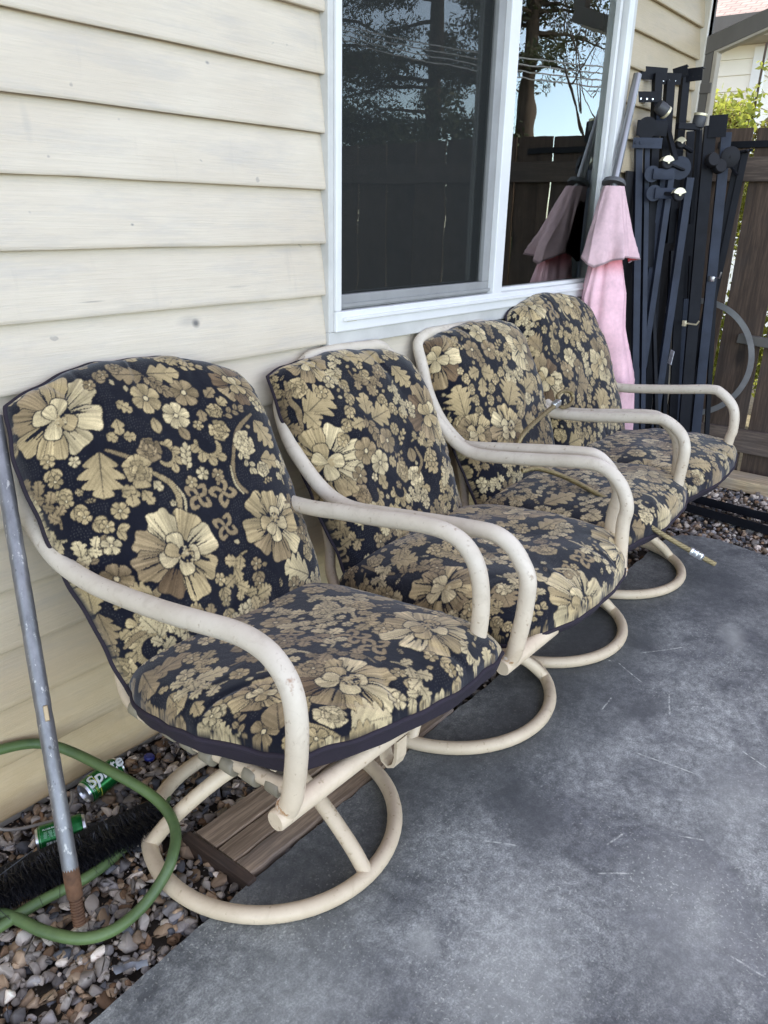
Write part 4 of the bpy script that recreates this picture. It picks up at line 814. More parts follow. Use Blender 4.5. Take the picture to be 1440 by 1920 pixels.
MOTIFS = {
(1, 'back'): [('stem',[(0.208,0.585),(0.242,0.561),(0.277,0.536)],0.01,TAN),('stem',[(0.29,0.505),(0.32,0.473),(0.327,0.441),(0.314,0.403)],0.016,GOLD),('stem',[(0.333,0.46),(0.339,0.428),(0.327,0.396)],0.007,PALE),('stem',[(0.52,0.505),(0.496,0.454),(0.496,0.422),(0.514,0.396)],0.013,TAN),('stem',[(0.496,0.473),(0.49,0.428),(0.502,0.396)],0.006,PALE),('stem',[(0.627,0.603),(0.559,0.561),(0.52,0.505)],0.012,TAN),('stem',[(0.197,0.259),(0.17,0.242),(0.131,0.236)],0.018,TAN),('stem',[(0.622,0.265),(0.672,0.208)],0.014,TAN),('big',0.126,0.696,0.112,0.4,[PALE,GOLD,TAN,TAN,GOLD,GOLD,PALE,PALE],8,0.5),('big',0.265,0.308,0.11,0.9,[GOLD,PALE,TAN,TAN,BROWN,GOLD,GOLD,PALE],8,0.75),('big',0.565,0.295,0.1,2.2,[GOLD,GOLD,TAN,TAN,PALE,GOLD,PALE,GOLD],8,0.65),('big',0.627,0.701,0.075,0.2,[TAN,BROWN,TAN,BROWN,TAN,BROWN,TAN],7,0.3),('daisy',0.358,0.681,0.04,0.3,GOLD),('daisy',0.465,0.681,0.038,0.9,TAN),('daisy',0.415,0.626,0.036,0.1,PALE),('leaf',0.175,0.532,0.11,-1.86,0.48,4,GOLD),('leaf',0.343,0.747,0.081,3.04,0.36,3,TAN),('leaf',0.44,0.74,0.088,-0.06,0.36,3,GOLD),('sprig',0.402,0.715,0.065,-0.9,TAN,7),('rose',0.308,0.561,0.027,0,TAN),('rose',0.259,0.517,0.034,1,GOLD),('rose',0.508,0.567,0.024,2,GOLD),('rose',0.565,0.523,0.029,0,PALE),('rose',0.66,0.181,0.022,0,GOLD),('scroll',0.339,0.536,0.032,1.4,-1,GOLD),('scroll',0.465,0.536,0.036,2.6,1,GOLD),('filigree',0.377,0.422,0.034,0.2),('filigree',0.447,0.415,0.034,0.8),('filigree',0.415,0.333,0.032,0.4),('garland',[(0.08,0.603),(0.08,0.554),(0.084,0.498),(0.105,0.454),(0.136,0.422),(0.16,0.403)],0.0165,GOLD),('sprig',0.092,0.371,0.06,0.7,TAN,5),('daisy',0.109,0.302,0.036,0.5,TAN),('leaf',0.066,0.4,0.021,-0.34,0.5,2,GOLD),('daisy',0.415,0.473,0.017,0,PALE,5),('daisy',0.453,0.46,0.017,0.5,TAN,5),('daisy',0.377,0.46,0.016,0.3,GOLD,5),('sprig',0.39,0.517,0.055,1.2,PALE,7),('leaf',0.257,0.628,0.04,-1.7,0.42,2,GOLD),('leaf',0.274,0.6,0.032,-0.19,0.42,2,GOLD),('leaf',0.233,0.609,0.029,-0.93,0.45,2,GOLD),('leaf',0.219,0.467,0.052,-1.8,0.42,2,GOLD),('leaf',0.254,0.454,0.04,-1.29,0.4,2,GOLD),('leaf',0.289,0.473,0.029,-1.11,0.45,2,PALE),('leaf',0.219,0.482,0.035,-0.2,0.42,2,GOLD),('leaf',0.649,0.541,0.098,-1.09,0.4,4,GOLD),('sprig',0.548,0.479,0.06,-1.2,PALE,5),('leaf',0.633,0.464,0.073,-0.26,0.4,2,GOLD),('leaf',0.551,0.645,0.033,0.55,0.5,2,GOLD),('sprig',0.565,0.614,0.06,0.3,TAN,5),('leaf',0.481,0.614,0.035,-1.75,0.4,2,TAN),('leaf',0.352,0.611,0.04,-1.57,0.34,0,GOLD),('leaf',0.415,0.579,0.038,-1.25,0.34,0,TAN),('leaf',0.292,0.67,0.045,-0.8,0.34,3,GOLD),('leaf',0.531,0.673,0.043,0.67,0.34,2,TAN),('garland',[(0.465,0.219),(0.459,0.186),(0.453,0.156),(0.453,0.119)],0.0165,TAN),('garland',[(0.345,0.219),(0.345,0.186),(0.339,0.151),(0.339,0.114)],0.0165,GOLD),('leaf',0.593,0.152,0.106,2.56,0.48,4,PALE),('leaf',0.389,0.114,0.054,0.32,0.45,3,GOLD),('leaf',0.141,0.257,0.056,2.6,0.45,4,GOLD),('leaf',0.247,0.178,0.035,-0.14,0.5,3,GOLD),('garland',[(0.236,0.743),(0.271,0.756),(0.327,0.772)],0.014,TAN),('sprig',0.52,0.756,0.055,0.1,GOLD,5),('leaf',0.029,0.202,0.081,-1.67,0.45,4,TAN),('daisy',0.105,0.186,0.032,0,GOLD,5),('leaf',0.066,0.178,0.032,0.49,0.45,2,GOLD),('scroll',0.109,0.123,0.045,0.5,1,GOLD),('daisy',0.025,0.151,0.014,0,TAN,5),('rose',0.025,0.102,0.034,0,GOLD),('stem',[(0.052,0.151),(0.084,0.166),(0.113,0.171)],0.012,TAN)],
(1, 'seat'): [('stem',[(0.172,0.14),(0.103,0.081),(0.117,0.043),(0.151,0.0)],0.017,GOLD),('stem',[(0.271,0.309),(0.29,0.276),(0.29,0.234)],0.008,PALE),('stem',[(0.586,0.415),(0.501,0.326),(0.514,0.266)],0.009,PALE),('big',0.253,0.14,0.105,0.5,[PALE,GOLD,TAN,BROWN,TAN,GOLD,PALE,GOLD],8,0.75),('big',0.563,0.173,0.112,1.3,[PALE,GOLD,PALE,PALE,GOLD,GOLD,PALE,PALE],9,0.7),('leaf',0.225,0.022,0.105,0.0,0.55,5,PALE),('leaf',0.196,0.0,0.079,0.0,0.45,4,GOLD),('rose',0.156,0.066,0.03,0,PALE),('daisy',0.094,0.029,0.03,0.3,GOLD,5),('daisy',0.121,0.0,0.024,0.3,PALE,5),('daisy',0.043,0.131,0.036,0.2,TAN,5),('sprig',0.047,0.203,0.06,0.5,TAN,5),('daisy',0.073,0.271,0.028,0,GOLD,5),('leaf',0.099,0.253,0.036,-0.14,0.34,0,GOLD),('leaf',0.14,0.385,0.075,-0.55,0.42,4,PALE),('leaf',0.124,0.524,0.119,-0.13,0.3,3,TAN),('big',0.126,0.218,0.062,0,[PALE,GOLD,TAN,GOLD,TAN,GOLD,PALE],7,0.3),('leaf',0.062,0.534,0.1,-1.78,0.4,3,TAN),('leaf',0.051,0.401,0.074,-1.8,0.4,0,GOLD),('daisy',0.392,0.464,0.036,0.2,GOLD,6),('rose',0.514,0.42,0.03,1,PALE),('rose',0.569,0.37,0.032,1,GOLD),('leaf',0.674,0.393,0.088,-0.13,0.35,3,GOLD),('leaf',0.711,0.482,0.082,-1.3,0.35,3,GOLD),('daisy',0.592,0.531,0.03,0.4,GOLD,6),('filigree',0.424,0.266,0.034,0.3),('filigree',0.418,0.203,0.034,0.8),('filigree',0.347,0.376,0.03,0.5),('rose',0.739,0.074,0.026,0,PALE),('leaf',0.649,0.024,0.047,1.46,0.55,4,PALE),('leaf',0.738,0.021,0.059,0.81,0.5,3,PALE),('scroll',0.598,0.047,0.03,1.4,1,PALE),('garland',[(0.373,0.101),(0.373,0.066),(0.379,0.022),(0.379,0.0),(0.347,0.0)],0.0165,GOLD),('garland',[(0.476,0.097),(0.489,0.066),(0.482,0.029),(0.489,0.0)],0.0165,GOLD),('leaf',0.428,0.0,0.058,0.0,0.45,3,PALE),('leaf',0.578,0.623,0.089,-1.09,0.35,3,TAN),('scroll',0.392,0.381,0.034,0,1,GOLD),('sprig',0.315,0.485,0.06,0.6,GOLD,7),('leaf',0.257,0.412,0.073,-0.4,0.4,4,TAN),('leaf',0.086,0.132,0.081,0.87,0.4,0,TAN),('leaf',0.056,0.329,0.043,-2.0,0.45,2,GOLD)],
(2, 'back'): [('big',0.166,0.735,0.085,0.3,[TAN,GOLD,TAN,GOLD,TAN,TAN,GOLD],8,0.4),('big',0.081,0.409,0.125,0.9,[PALE,GOLD,GOLD,TAN,TAN,GOLD,PALE],8,0.3),('big',0.6,0.468,0.108,0.2,[PALE,TAN,TAN,BROWN,BROWN,TAN,GOLD,PALE],8,0.3),('leaf',0.135,0.587,0.125,0.41,0.5,4,GOLD),('leaf',0.095,0.543,0.067,-1.14,0.45,3,GOLD),('rose',0.089,0.653,0.032,0,GOLD),('stem',[(0.061,0.693),(0.049,0.63),(0.065,0.584),(0.053,0.525)],0.018,TAN),('daisy',0.161,0.615,0.022,0,GOLD,5),('garland',[(0.251,0.653),(0.262,0.589),(0.223,0.53),(0.181,0.479),(0.157,0.45)],0.0165,GOLD),('garland',[(0.357,0.671),(0.363,0.584),(0.388,0.536),(0.424,0.502),(0.47,0.485)],0.0165,GOLD),('leaf',0.302,0.543,0.079,1.11,0.42,3,GOLD),('leaf',0.349,0.499,0.104,0.16,0.42,3,GOLD),('leaf',0.234,0.488,0.055,-3.03,0.42,3,GOLD),('sprig',0.279,0.462,0.09,-1.3,TAN,7),('daisy',0.223,0.403,0.042,0.2,TAN),('daisy',0.333,0.415,0.042,0.8,TAN),('daisy',0.268,0.356,0.04,0.4,PALE),('sprig',0.412,0.409,0.05,0.8,GOLD,5),('sprig',0.375,0.356,0.05,-0.9,TAN,5),('leaf',0.531,0.616,0.094,-1.11,0.45,4,GOLD),('scroll',0.476,0.653,0.026,1,1,GOLD),('rose',0.659,0.644,0.028,0,GOLD),('rose',0.552,0.71,0.026,0,GOLD),('leaf',0.351,0.706,0.103,-0.32,0.3,3,GOLD),('leaf',0.441,0.703,0.115,-2.73,0.35,2,GOLD),('leaf',0.515,0.304,0.083,-1.3,0.42,4,GOLD),('rose',0.375,0.309,0.03,0,GOLD),('rose',0.429,0.275,0.034,0,PALE),('scroll',0.327,0.253,0.034,2.6,1,GOLD),('scroll',0.191,0.269,0.036,0.4,-1,GOLD),('rose',0.152,0.28,0.03,0,TAN),('daisy',0.171,0.338,0.028,0.3,TAN,5),('leaf',0.13,0.315,0.049,-1.22,0.4,2,GOLD),('leaf',0.26,0.3,0.054,-1.25,0.4,2,GOLD),('stem',[(0.465,0.368),(0.476,0.32),(0.447,0.286)],0.011,TAN),('leaf',0.453,0.229,0.047,0.11,0.4,2,GOLD),('garland',[(0.591,0.292),(0.547,0.231),(0.521,0.185)],0.016,GOLD),('leaf',0.441,0.35,0.047,-1.57,0.4,0,TAN),('leaf',0.266,0.205,0.063,0.0,0.4,2,GOLD)],
(2, 'seat'): [('big',0.73,0.466,0.115,0.1,[TAN,GOLD,TAN,GOLD,TAN,GOLD,TAN,GOLD],9,0.3),('big',0.113,0.347,0.11,0.3,[GOLD,TAN,GOLD,TAN,GOLD,TAN,GOLD,TAN],8,0.3),('big',0.718,0.075,0.118,1.2,[PALE,GOLD,PALE,PALE,GOLD,PALE,GOLD,PALE],8,0.4),('big',0.337,0.031,0.12,0.9,[PALE,PALE,GOLD,PALE,GOLD,TAN,GOLD,PALE],8,0.75),('leaf',0.659,0.633,0.125,-0.89,0.4,4,GOLD),('leaf',0.242,0.692,0.085,-1.1,0.4,3,TAN),('leaf',0.179,0.539,0.092,-1.37,0.48,4,GOLD),('rose',0.143,0.632,0.03,0,GOLD),('stem',[(0.108,0.667),(0.108,0.584),(0.118,0.532)],0.014,TAN),('leaf',0.161,0.181,0.103,-2.13,0.42,4,TAN),('sprig',0.17,0.07,0.07,0.3,GOLD,5),('garland',[(0.401,0.558),(0.316,0.466),(0.217,0.443)],0.0165,GOLD),('leaf',0.658,0.314,0.122,-0.19,0.36,3,GOLD),('filigree',0.49,0.138,0.036,0.4),('filigree',0.394,0.138,0.03,0.2),('rose',0.453,0.236,0.028,0,GOLD),('stem',[(0.372,0.168),(0.409,0.138),(0.401,0.109)],0.009,PALE),('stem',[(0.563,0.214),(0.556,0.153)],0.009,PALE),('daisy',0.633,0.291,0.022,0,GOLD,5),('leaf',0.298,0.173,0.061,-1.69,0.4,2,PALE),('daisy',0.062,0.123,0.022,0,GOLD,5),('garland',[(0.068,0.173),(0.068,0.109),(0.078,0.054)],0.016,GOLD),('sprig',0.718,0.236,0.06,0.4,GOLD,5)],
(3, 'back'): [('big',0.047,0.672,0.12,0.5,[TAN,BROWN,BROWN,TAN,BROWN,TAN,BROWN,PALE],8,0.2),('big',0.547,0.616,0.115,2.1,[TAN,PALE,PALE,PALE,TAN,BROWN,TAN,TAN],8,0.2),('daisy',0.315,0.704,0.044,0,PALE),('daisy',0.229,0.647,0.042,0.4,TAN),('daisy',0.321,0.626,0.042,0.4,TAN),('sprig',0.24,0.72,0.07,1.9,TAN,7),('sprig',0.386,0.695,0.07,1.1,TAN,7),('sprig',0.176,0.672,0.05,2.6,GOLD,5),('sprig',0.381,0.637,0.05,0.5,GOLD,5),('leaf',0.179,0.764,0.048,2.85,0.4,3,GOLD),('leaf',0.166,0.708,0.046,-2.57,0.45,3,GOLD),('leaf',0.465,0.696,0.067,-1.66,0.42,3,GOLD),('leaf',0.487,0.76,0.036,-0.69,0.4,3,TAN),('sprig',0.246,0.605,0.085,-1.5,TAN,7),('leaf',0.182,0.559,0.06,-3.04,0.5,3,GOLD),('leaf',0.258,0.542,0.074,-0.39,0.5,3,GOLD),('leaf',0.208,0.498,0.073,-1.86,0.4,3,GOLD),('garland',[(0.12,0.584),(0.133,0.545),(0.147,0.493),(0.156,0.451),(0.152,0.409)],0.0155,GOLD),('garland',[(0.375,0.545),(0.303,0.516),(0.251,0.481),(0.229,0.445),(0.212,0.39)],0.0155,GOLD),('leaf',0.082,0.477,0.124,1.6,0.48,5,GOLD),('leaf',0.354,0.448,0.125,0.8,0.52,5,GOLD),('scroll',0.428,0.433,0.04,1.5,-1,GOLD),('stem',[(0.416,0.439),(0.428,0.396),(0.398,0.36)],0.016,TAN),('leaf',0.513,0.457,0.121,0.3,0.4,3,GOLD),('rose',0.381,0.372,0.03,0,GOLD),('rose',0.058,0.396,0.03,0,GOLD),('rose',0.456,0.402,0.024,0,PALE),('big',0.104,0.342,0.085,1.5,[GOLD,TAN,GOLD,TAN,GOLD,TAN],7,0.5),('big',0.268,0.318,0.095,1.5,[GOLD,PALE,TAN,GOLD,TAN,BROWN,GOLD],8,0.75),('stem',[(0.023,0.402),(0.044,0.372),(0.066,0.348)],0.016,TAN),('leaf',0.439,0.321,0.086,-0.35,0.42,3,GOLD),('leaf',0.056,0.261,0.068,-1.41,0.4,3,TAN),('garland',[(0.542,0.522),(0.537,0.451),(0.547,0.415)],0.016,GOLD)],
(4, 'back'): [('big',0.17,0.8,0.11,4.6,[GOLD,PALE,GOLD,PALE,GOLD,PALE,GOLD],8,0.1),('big',0.477,0.765,0.1,4.6,[GOLD,TAN,GOLD,PALE,GOLD,TAN,GOLD],8,0.1),('big',0.098,0.44,0.115,0.6,[BROWN,TAN,BROWN,BROWN,TAN,BROWN,PALE,PALE],8,0.2),('big',0.592,0.459,0.11,2,[TAN,PALE,GOLD,PALE,TAN,BROWN,TAN,TAN],8,0.2),('filigree',0.295,0.717,0.05,0.4),('stem',[(0.209,0.765),(0.227,0.717),(0.227,0.669)],0.009,PALE),('stem',[(0.409,0.737),(0.389,0.696),(0.409,0.658)],0.009,PALE),('leaf',0.11,0.601,0.102,2.07,0.5,5,TAN),('sprig',0.134,0.686,0.06,2.6,GOLD,5),('daisy',0.181,0.646,0.02,0,GOLD,5),('rose',0.239,0.562,0.03,0,GOLD),('scroll',0.263,0.605,0.04,1,1,GOLD),('scroll',0.375,0.599,0.04,2,-1,GOLD),('rose',0.423,0.581,0.028,0,GOLD),('leaf',0.56,0.629,0.112,0.68,0.45,4,GOLD),('sprig',0.503,0.675,0.07,1.4,GOLD,7),('daisy',0.321,0.498,0.046,0,PALE),('daisy',0.257,0.446,0.042,0.4,TAN),('daisy',0.361,0.446,0.042,0.3,TAN),('sprig',0.239,0.492,0.06,2.4,TAN,5),('sprig',0.45,0.479,0.06,0.6,TAN,5),('leaf',0.255,0.371,0.064,-2.61,0.5,3,TAN),('leaf',0.365,0.378,0.103,-0.19,0.5,3,TAN),('leaf',0.318,0.339,0.073,-1.29,0.4,3,TAN),('garland',[(0.181,0.387),(0.221,0.348),(0.251,0.291)],0.0155,GOLD),('garland',[(0.49,0.394),(0.395,0.335),(0.355,0.255)],0.0155,GOLD),('leaf',0.483,0.278,0.125,0.77,0.52,5,GOLD),('daisy',0.0,0.237,0.045,0.1,GOLD),('rose',0.08,0.193,0.03,0,GOLD),('leaf',0.177,0.154,0.125,0.09,0.4,3,GOLD),('leaf',0.067,0.246,0.054,0.11,0.4,3,GOLD)],
(3, 'seat'): [('big',0.215,0.677,0.105,0.2,[TAN,GOLD,TAN,GOLD,TAN,GOLD,TAN],8,0.2),('big',0.609,0.217,0.11,0.4,[GOLD,TAN,GOLD,PALE,GOLD,TAN,GOLD],9,0.3),('leaf',0.366,0.03,0.125,0.0,0.5,5,PALE),('leaf',0.478,0.048,0.125,0.15,0.45,4,GOLD),('rose',0.259,0.069,0.03,0,PALE),('leaf',0.192,0.048,0.068,-0.54,0.6,3,TAN),('leaf',0.2,0.374,0.125,-0.57,0.4,4,GOLD),('daisy',0.514,0.495,0.04,0,GOLD),('daisy',0.501,0.397,0.04,0,TAN),('leaf',0.336,0.243,0.08,-1.5,0.4,3,GOLD),('stem',[(0.36,0.183),(0.395,0.119),(0.353,0.069)],0.01,PALE)],
(4, 'seat'): [('daisy',0.456,0.373,0.046,0,PALE),('daisy',0.413,0.29,0.046,0,TAN),('daisy',0.238,0.357,0.04,0,GOLD),('leaf',0.303,0.119,0.108,-0.53,0.5,5,GOLD),('rose',0.213,0.073,0.034,0,PALE),('leaf',0.604,0.081,0.125,0.02,0.48,5,GOLD),('big',0.107,0.25,0.11,0.3,[GOLD,PALE,GOLD,TAN,GOLD,TAN,GOLD],9,0.2),('garland',[(0.548,0.235),(0.449,0.135),(0.364,0.073)],0.016,GOLD),('leaf',0.607,0.487,0.125,-0.02,0.4,4,TAN),('leaf',0.73,0.383,0.115,-1.67,0.4,4,TAN),('leaf',0.346,0.015,0.125,-0.18,0.5,3,TAN)],
}
# ------------------------------------------------------------------ swivel chairs
ARMS = {
'1n': (.80, [(.865, -.036, 1.03), (.845, -.036, .985), (.82, -.036, .935), (.80, -.044, .885), (.79, -.081, .831), (.782, -.149, .775), (.778, -.234, .737), (.778, -.344, .725), (.78, -.455, .729), (.785, -.571, .737), (.79, -.677, .749), (.797, -.758, .757), (-.818, .756), (-.87, .74), (-.907, .699), (-.92, .639), (-.918, .56), (-.906, .471), (-.893, .432)]),
'1f': (1.41, [(-.045, 1.0), (-.045, .93), (-.06, .87), (-.09, .82), (-.14, .76), (-.22, .722), (-.36, .721), (-.484, .737), (-.59, .75), (-.705, .767), (-.798, .773), (-.858, .755), (-.895, .712), (-.912, .65), (-.915, .575), (-.905, .48), (-.893, .432)]),
'2n': (1.52, [(1.765, -.038, 1.035), (1.73, -.038, 1.015), (1.685, -.040, .985), (1.60, -.072, .925), (1.555, -.15, .84), (1.54, -.226, .778), (1.53, -.303, .73), (1.525, -.372, .706), (-.447, .703), (-.561, .717), (-.713, .736), (-.798, .746), (-.873, .751), (-.923, .731), (-.958, .69), (-.972, .66), (-.974, .628), (-.97, .558), (-.956, .466), (-.945, .432)]),
'2f': (2.2, [(-.06, 1.01), (-.10, .95), (-.15, .88), (-.20, .81), (-.276, .749), (-.343, .711), (-.427, .701), (-.622, .727), (-.789, .753), (-.857, .747), (-.902, .717), (-.928, .677), (-.939, .636), (-.934, .584), (-.94, .48), (-.945, .432)]),
'3n': (2.27, [(-.05, 1.02), (-.09, .95), (-.14, .86), (-.2, .77), (-.279, .706), (-.331, .697), (-.534, .728), (-.737, .758), (-.799, .757), (-.846, .723), (-.875, .678), (-.881, .646), (-.873, .583), (-.87, .48), (-.87, .432)]),
'3f': (2.88, [(-.05, 1.02), (-.09, .96), (-.14, .88), (-.20, .81), (-.267, .75), (-.294, .723), (-.344, .711), (-.498, .724), (-.743, .76), (-.802, .757), (-.857, .72), (-.878, .675), (-.88, .626), (-.878, .59), (-.872, .49), (-.87, .432)]),
'4n': (2.935, [(-.05, 1.04), (-.09, .96), (-.14, .87), (-.2, .79), (-.279, .732), (-.33, .711), (-.462, .72), (-.697, .756), (-.761, .748), (-.816, .706), (-.838, .656), (-.845, .606), (-.85, .5), (-.85, .432)]),
'4f': (3.58, [(-.05, 1.04), (-.09, .96), (-.14, .87), (-.2, .79), (-.27, .73), (-.336, .709), (-.566, .736), (-.74, .762), (-.787, .753), (-.837, .713), (-.859, .667), (-.864, .598), (-.857, .562), (-.85, .48), (-.85, .432)]),
}
RING = {1: (1.085, -.545, .308, (-90, 150, 30)), 2: (1.865, -.545, .335, (-44, 76, 196)), 3: (2.46, -.55, .325, (-40, 80, 200)), 4: (3.13, -.54, .325, (-40, 80, 200))}
CHAIR_LABEL = {1: 'nearest cream tubular swivel chair, its round base half on gravel', 2: 'second nearest cream swivel chair, between the nearest chair and the roped chair', 3: 'cream swivel chair with a wire rope lying over its arm', 4: 'farthest cream swivel chair beside the pink umbrella'}
m_strap = M_basic('khaki_vinyl_strap', (.27, .235, .165), .55, var=.2, scale=20)
m_strapw = M_basic('white_vinyl_strap', (.62, .60, .54), .5, var=.15, scale=20)
def chair(i):
    cx, cy, rad, angs = RING[i]
    root = thing('swivel_chair', CHAIR_LABEL[i], 'chair', (cx, cy, 0), 'cushioned patio chairs along the wall')
    mb = MB(); mb.tube([(cx+rad*math.cos(a), cy+rad*math.sin(a), .0205) for a in np.linspace(0, 2*math.pi, 65)[:-1]], .0195, 14, closed=True)
    mb.build('base_ring', m_tube, root, 60)
    for a in angs:
        a = R(a); c, s = math.cos(a), math.sin(a)
        mb = MB(); mb.tube(smooth_path([(cx+c*(rad-.005), cy+s*(rad-.005), .026), (cx+c*rad*.84, cy+s*rad*.84, .075), (cx+c*rad*.6, cy+s*rad*.6, .135), (cx+c*rad*.34, cy+s*rad*.34, .185), (cx+c*.03, cy+s*.03, .205)], 6), .0185, 12)
        mb.build('spoke', m_tube, root, 60)
    mb = MB(); mb.lathe([(.045, .17), (.048, .18), (.048, .235), (.06, .24), (.09, .245), (.09, .262), (.04, .265)], 24, (cx, cy, 0)); mb.build('swivel_hub', m_tube, root, 40)
    (xn, pn), (xf, pf) = ARMS[f'{i}n'], ARMS[f'{i}f']; zc = .418
    def arm3(xx, pp, sg, ins):
        zt_ = next(p[1] for p in pp if len(p) == 2)
        return [p if len(p) == 3 else (xx+(sg*ins*max(0, min(1, (p[1]-.88)/max(.02, zt_-.88))) if k < 5 else 0), p[0], p[1]) for k, p in enumerate(pp)]
    an = arm3(xn, pn, 1, {3: .05, 4: .07}.get(i, 0)); af = arm3(xf, pf, -1, .07)
    for pts in (an, af):
        mb = MB(); mb.tube(smooth_path(pts, 5), .0210, 14); mb.build('arm', m_tube, root, 60)
    yf = (pn[-1][0]+pf[-1][0])/2
    mb = MB(); mb.tube([(xn-.028, pn[-1][0]+.006, zc), (xn-.024, pn[-1][0]+.006, zc), ((xn+xf)/2, yf+.004, zc), (xf+.024, pf[-1][0]+.006, zc), (xf+.028, pf[-1][0]+.006, zc)], [.019, .0212, .0212, .0212, .019], 16); mb.build('front_tube', m_tube, root, 50)
    # rusty weld where post meets tube
    for xx, pp in ((xn, pn), (xf, pf)):
        mb = MB(); mb.lathe([(.0205, -.004), (.0235, .002), (.0228, .007), (.0214, .012)], 16, (xx, pp[-1][0], zc+.017)); mb.build('weld', M_WELD, root, 60)
    # hoop behind the back cushion
    (xa, y0, z0), (xb, y1, z1) = an[0], af[0]; ztop = max(z0, z1)+{1: .015, 2: .008, 3: .030, 4: .02}[i]
    mb = MB(); mb.tube(smooth_path([tuple(an[1]), (xa, y0, z0), (xa+.055, y0, ztop-.003), (xa+.12, y0+.002, ztop), (xb-.12, y1+.002, ztop), (xb-.055, y1, ztop-.003), (xb, y1, z1), tuple(af[1])], 6), .0205, 12); mb.build('back_frame', m_tube, root, 60)
    # seat rails carried back and up behind the cushion
    inset = .040 if i == 1 else .05
    for xx in (xn+inset, xf-inset):
        g_ = 1 if xx < (xn+xf)/2 else -1; mb = MB(); mb.tube(smooth_path([(xx+(.02 if xx < cx else -.02), yf+.01, zc+.002), (xx+(.012 if xx < cx else -.012), yf+.12, .408), (xx, -.50, .392), (xx, -.36, .392), (xx+g_*.02, -.285, .43), (xx+g_*.06, -.24, .52), (xx+g_*.08, -.17, .72), (xx+g_*.08, -.085, .94), (xx+g_*.08, -.05, 1.01)], 6), .0165, 12); mb.build('seat_rail', m_tube, root, 60)
    k = 0
    for y in np.arange(yf+.085, -.36, .062):
        f = (y-yf)/(-.36-yf); z = .410-.018*min(1, f*2); w_ = .026; off = .020*(1-min(1, f*2))
        a, b_ = xn+inset+off, xf-inset-off; vs = []
        # a strap wrapped round both rails, closed loop profile swept along y
        prof = [(a-.0195, z), (a-.014, z+.0145), (a, z+.0195), (b_, z+.0195), (b_+.014, z+.0145), (b_+.0195, z), (b_+.014, z-.0145), (b_, z-.0195), (b_-.03, z-.0185), (b_-.032, z+.012), (a+.032, z+.012), (a+.03, z-.0185), (a, z-.0195), (a-.014, z-.0145)]
        m_ = len(prof)
        for yy in (y-w_/2, y+w_/2): vs += [(px, yy, pz) for px, pz in prof]
        mb = MB(); mb.add(vs, [(j, (j+1) % m_, m_+(j+1) % m_, m_+j) for j in range(m_)])
        for ex in (a, b_): mb.lathe([(.0172, -.0185), (.0198, -.0165), (.0202, -.006), (.0202, .006), (.0198, .0165), (.0172, .0185)], 16, (ex, y, z), (0, 1, 0))
        mb.build('strap', m_strap, root, 50); k += 1
    # spring plate and its two carrier bars
    mb = MB()
    for yy in (-.70, -.42): mb.box(((xn+xf)/2, yy, .365), (xf-xn-2*inset-.03, .035, .008), bev=.002)
    mb.box((cx, -.56, .30), (.17, .30, .008), bev=.002)
    for s in (-.075, .075): mb.box((cx+s, -.70, .332), (.006, .04, .062), bev=.001); mb.box((cx+s, -.42, .332), (.006, .04, .062), bev=.001)
    mb.box((cx, cy, .278), (.10, .10, .035), bev=.003)
    mb.build('spring_plate', m_tube, root)
    if i == 1:
        mb = MB(); U = [(-.02, .385), (-.02, .335), (-.012, .312), (.006, .302), (.024, .312), (.032, .335), (.032, .385)]
        vs = []; x0 = 1.17
        for xx in (x0-.018, x0+.018):
            vs += [(xx, -.845-a, z-.02) for a, z in U]+[(xx, -.845-a*.72-.0015, z-.014) for a, z in U]
        m_ = len(U); fs = []
        for j in range(m_-1): fs += [(j, j+1, 2*m_+j+1, 2*m_+j), (m_+j, 3*m_+j, 3*m_+j+1, m_+j+1), (j, m_+j, m_+j+1, j+1), (2*m_+j, 2*m_+j+1, 3*m_+j+1, 3*m_+j)]
        mb.add(vs, fs); mb.build('bracket', m_tube, root)
    for ch in root.children: ch.location = -root.location
    return root
def M_weld():
    m, t, b, o = nt('rusty_weld'); f = noise(t, coords(t), 55, 5, .7); lk(t, ramp(t, f, [(.38, (.62, .55, .45)), (.55, (.42, .25, .12)), (.68, (.20, .085, .03))]), b.inputs[0]); b.inputs['Roughness'].default_value = .75; bump(t, b, f, .5, .004); return m
M_WELD = M_weld()
for i in (1, 2, 3, 4): chair(i)
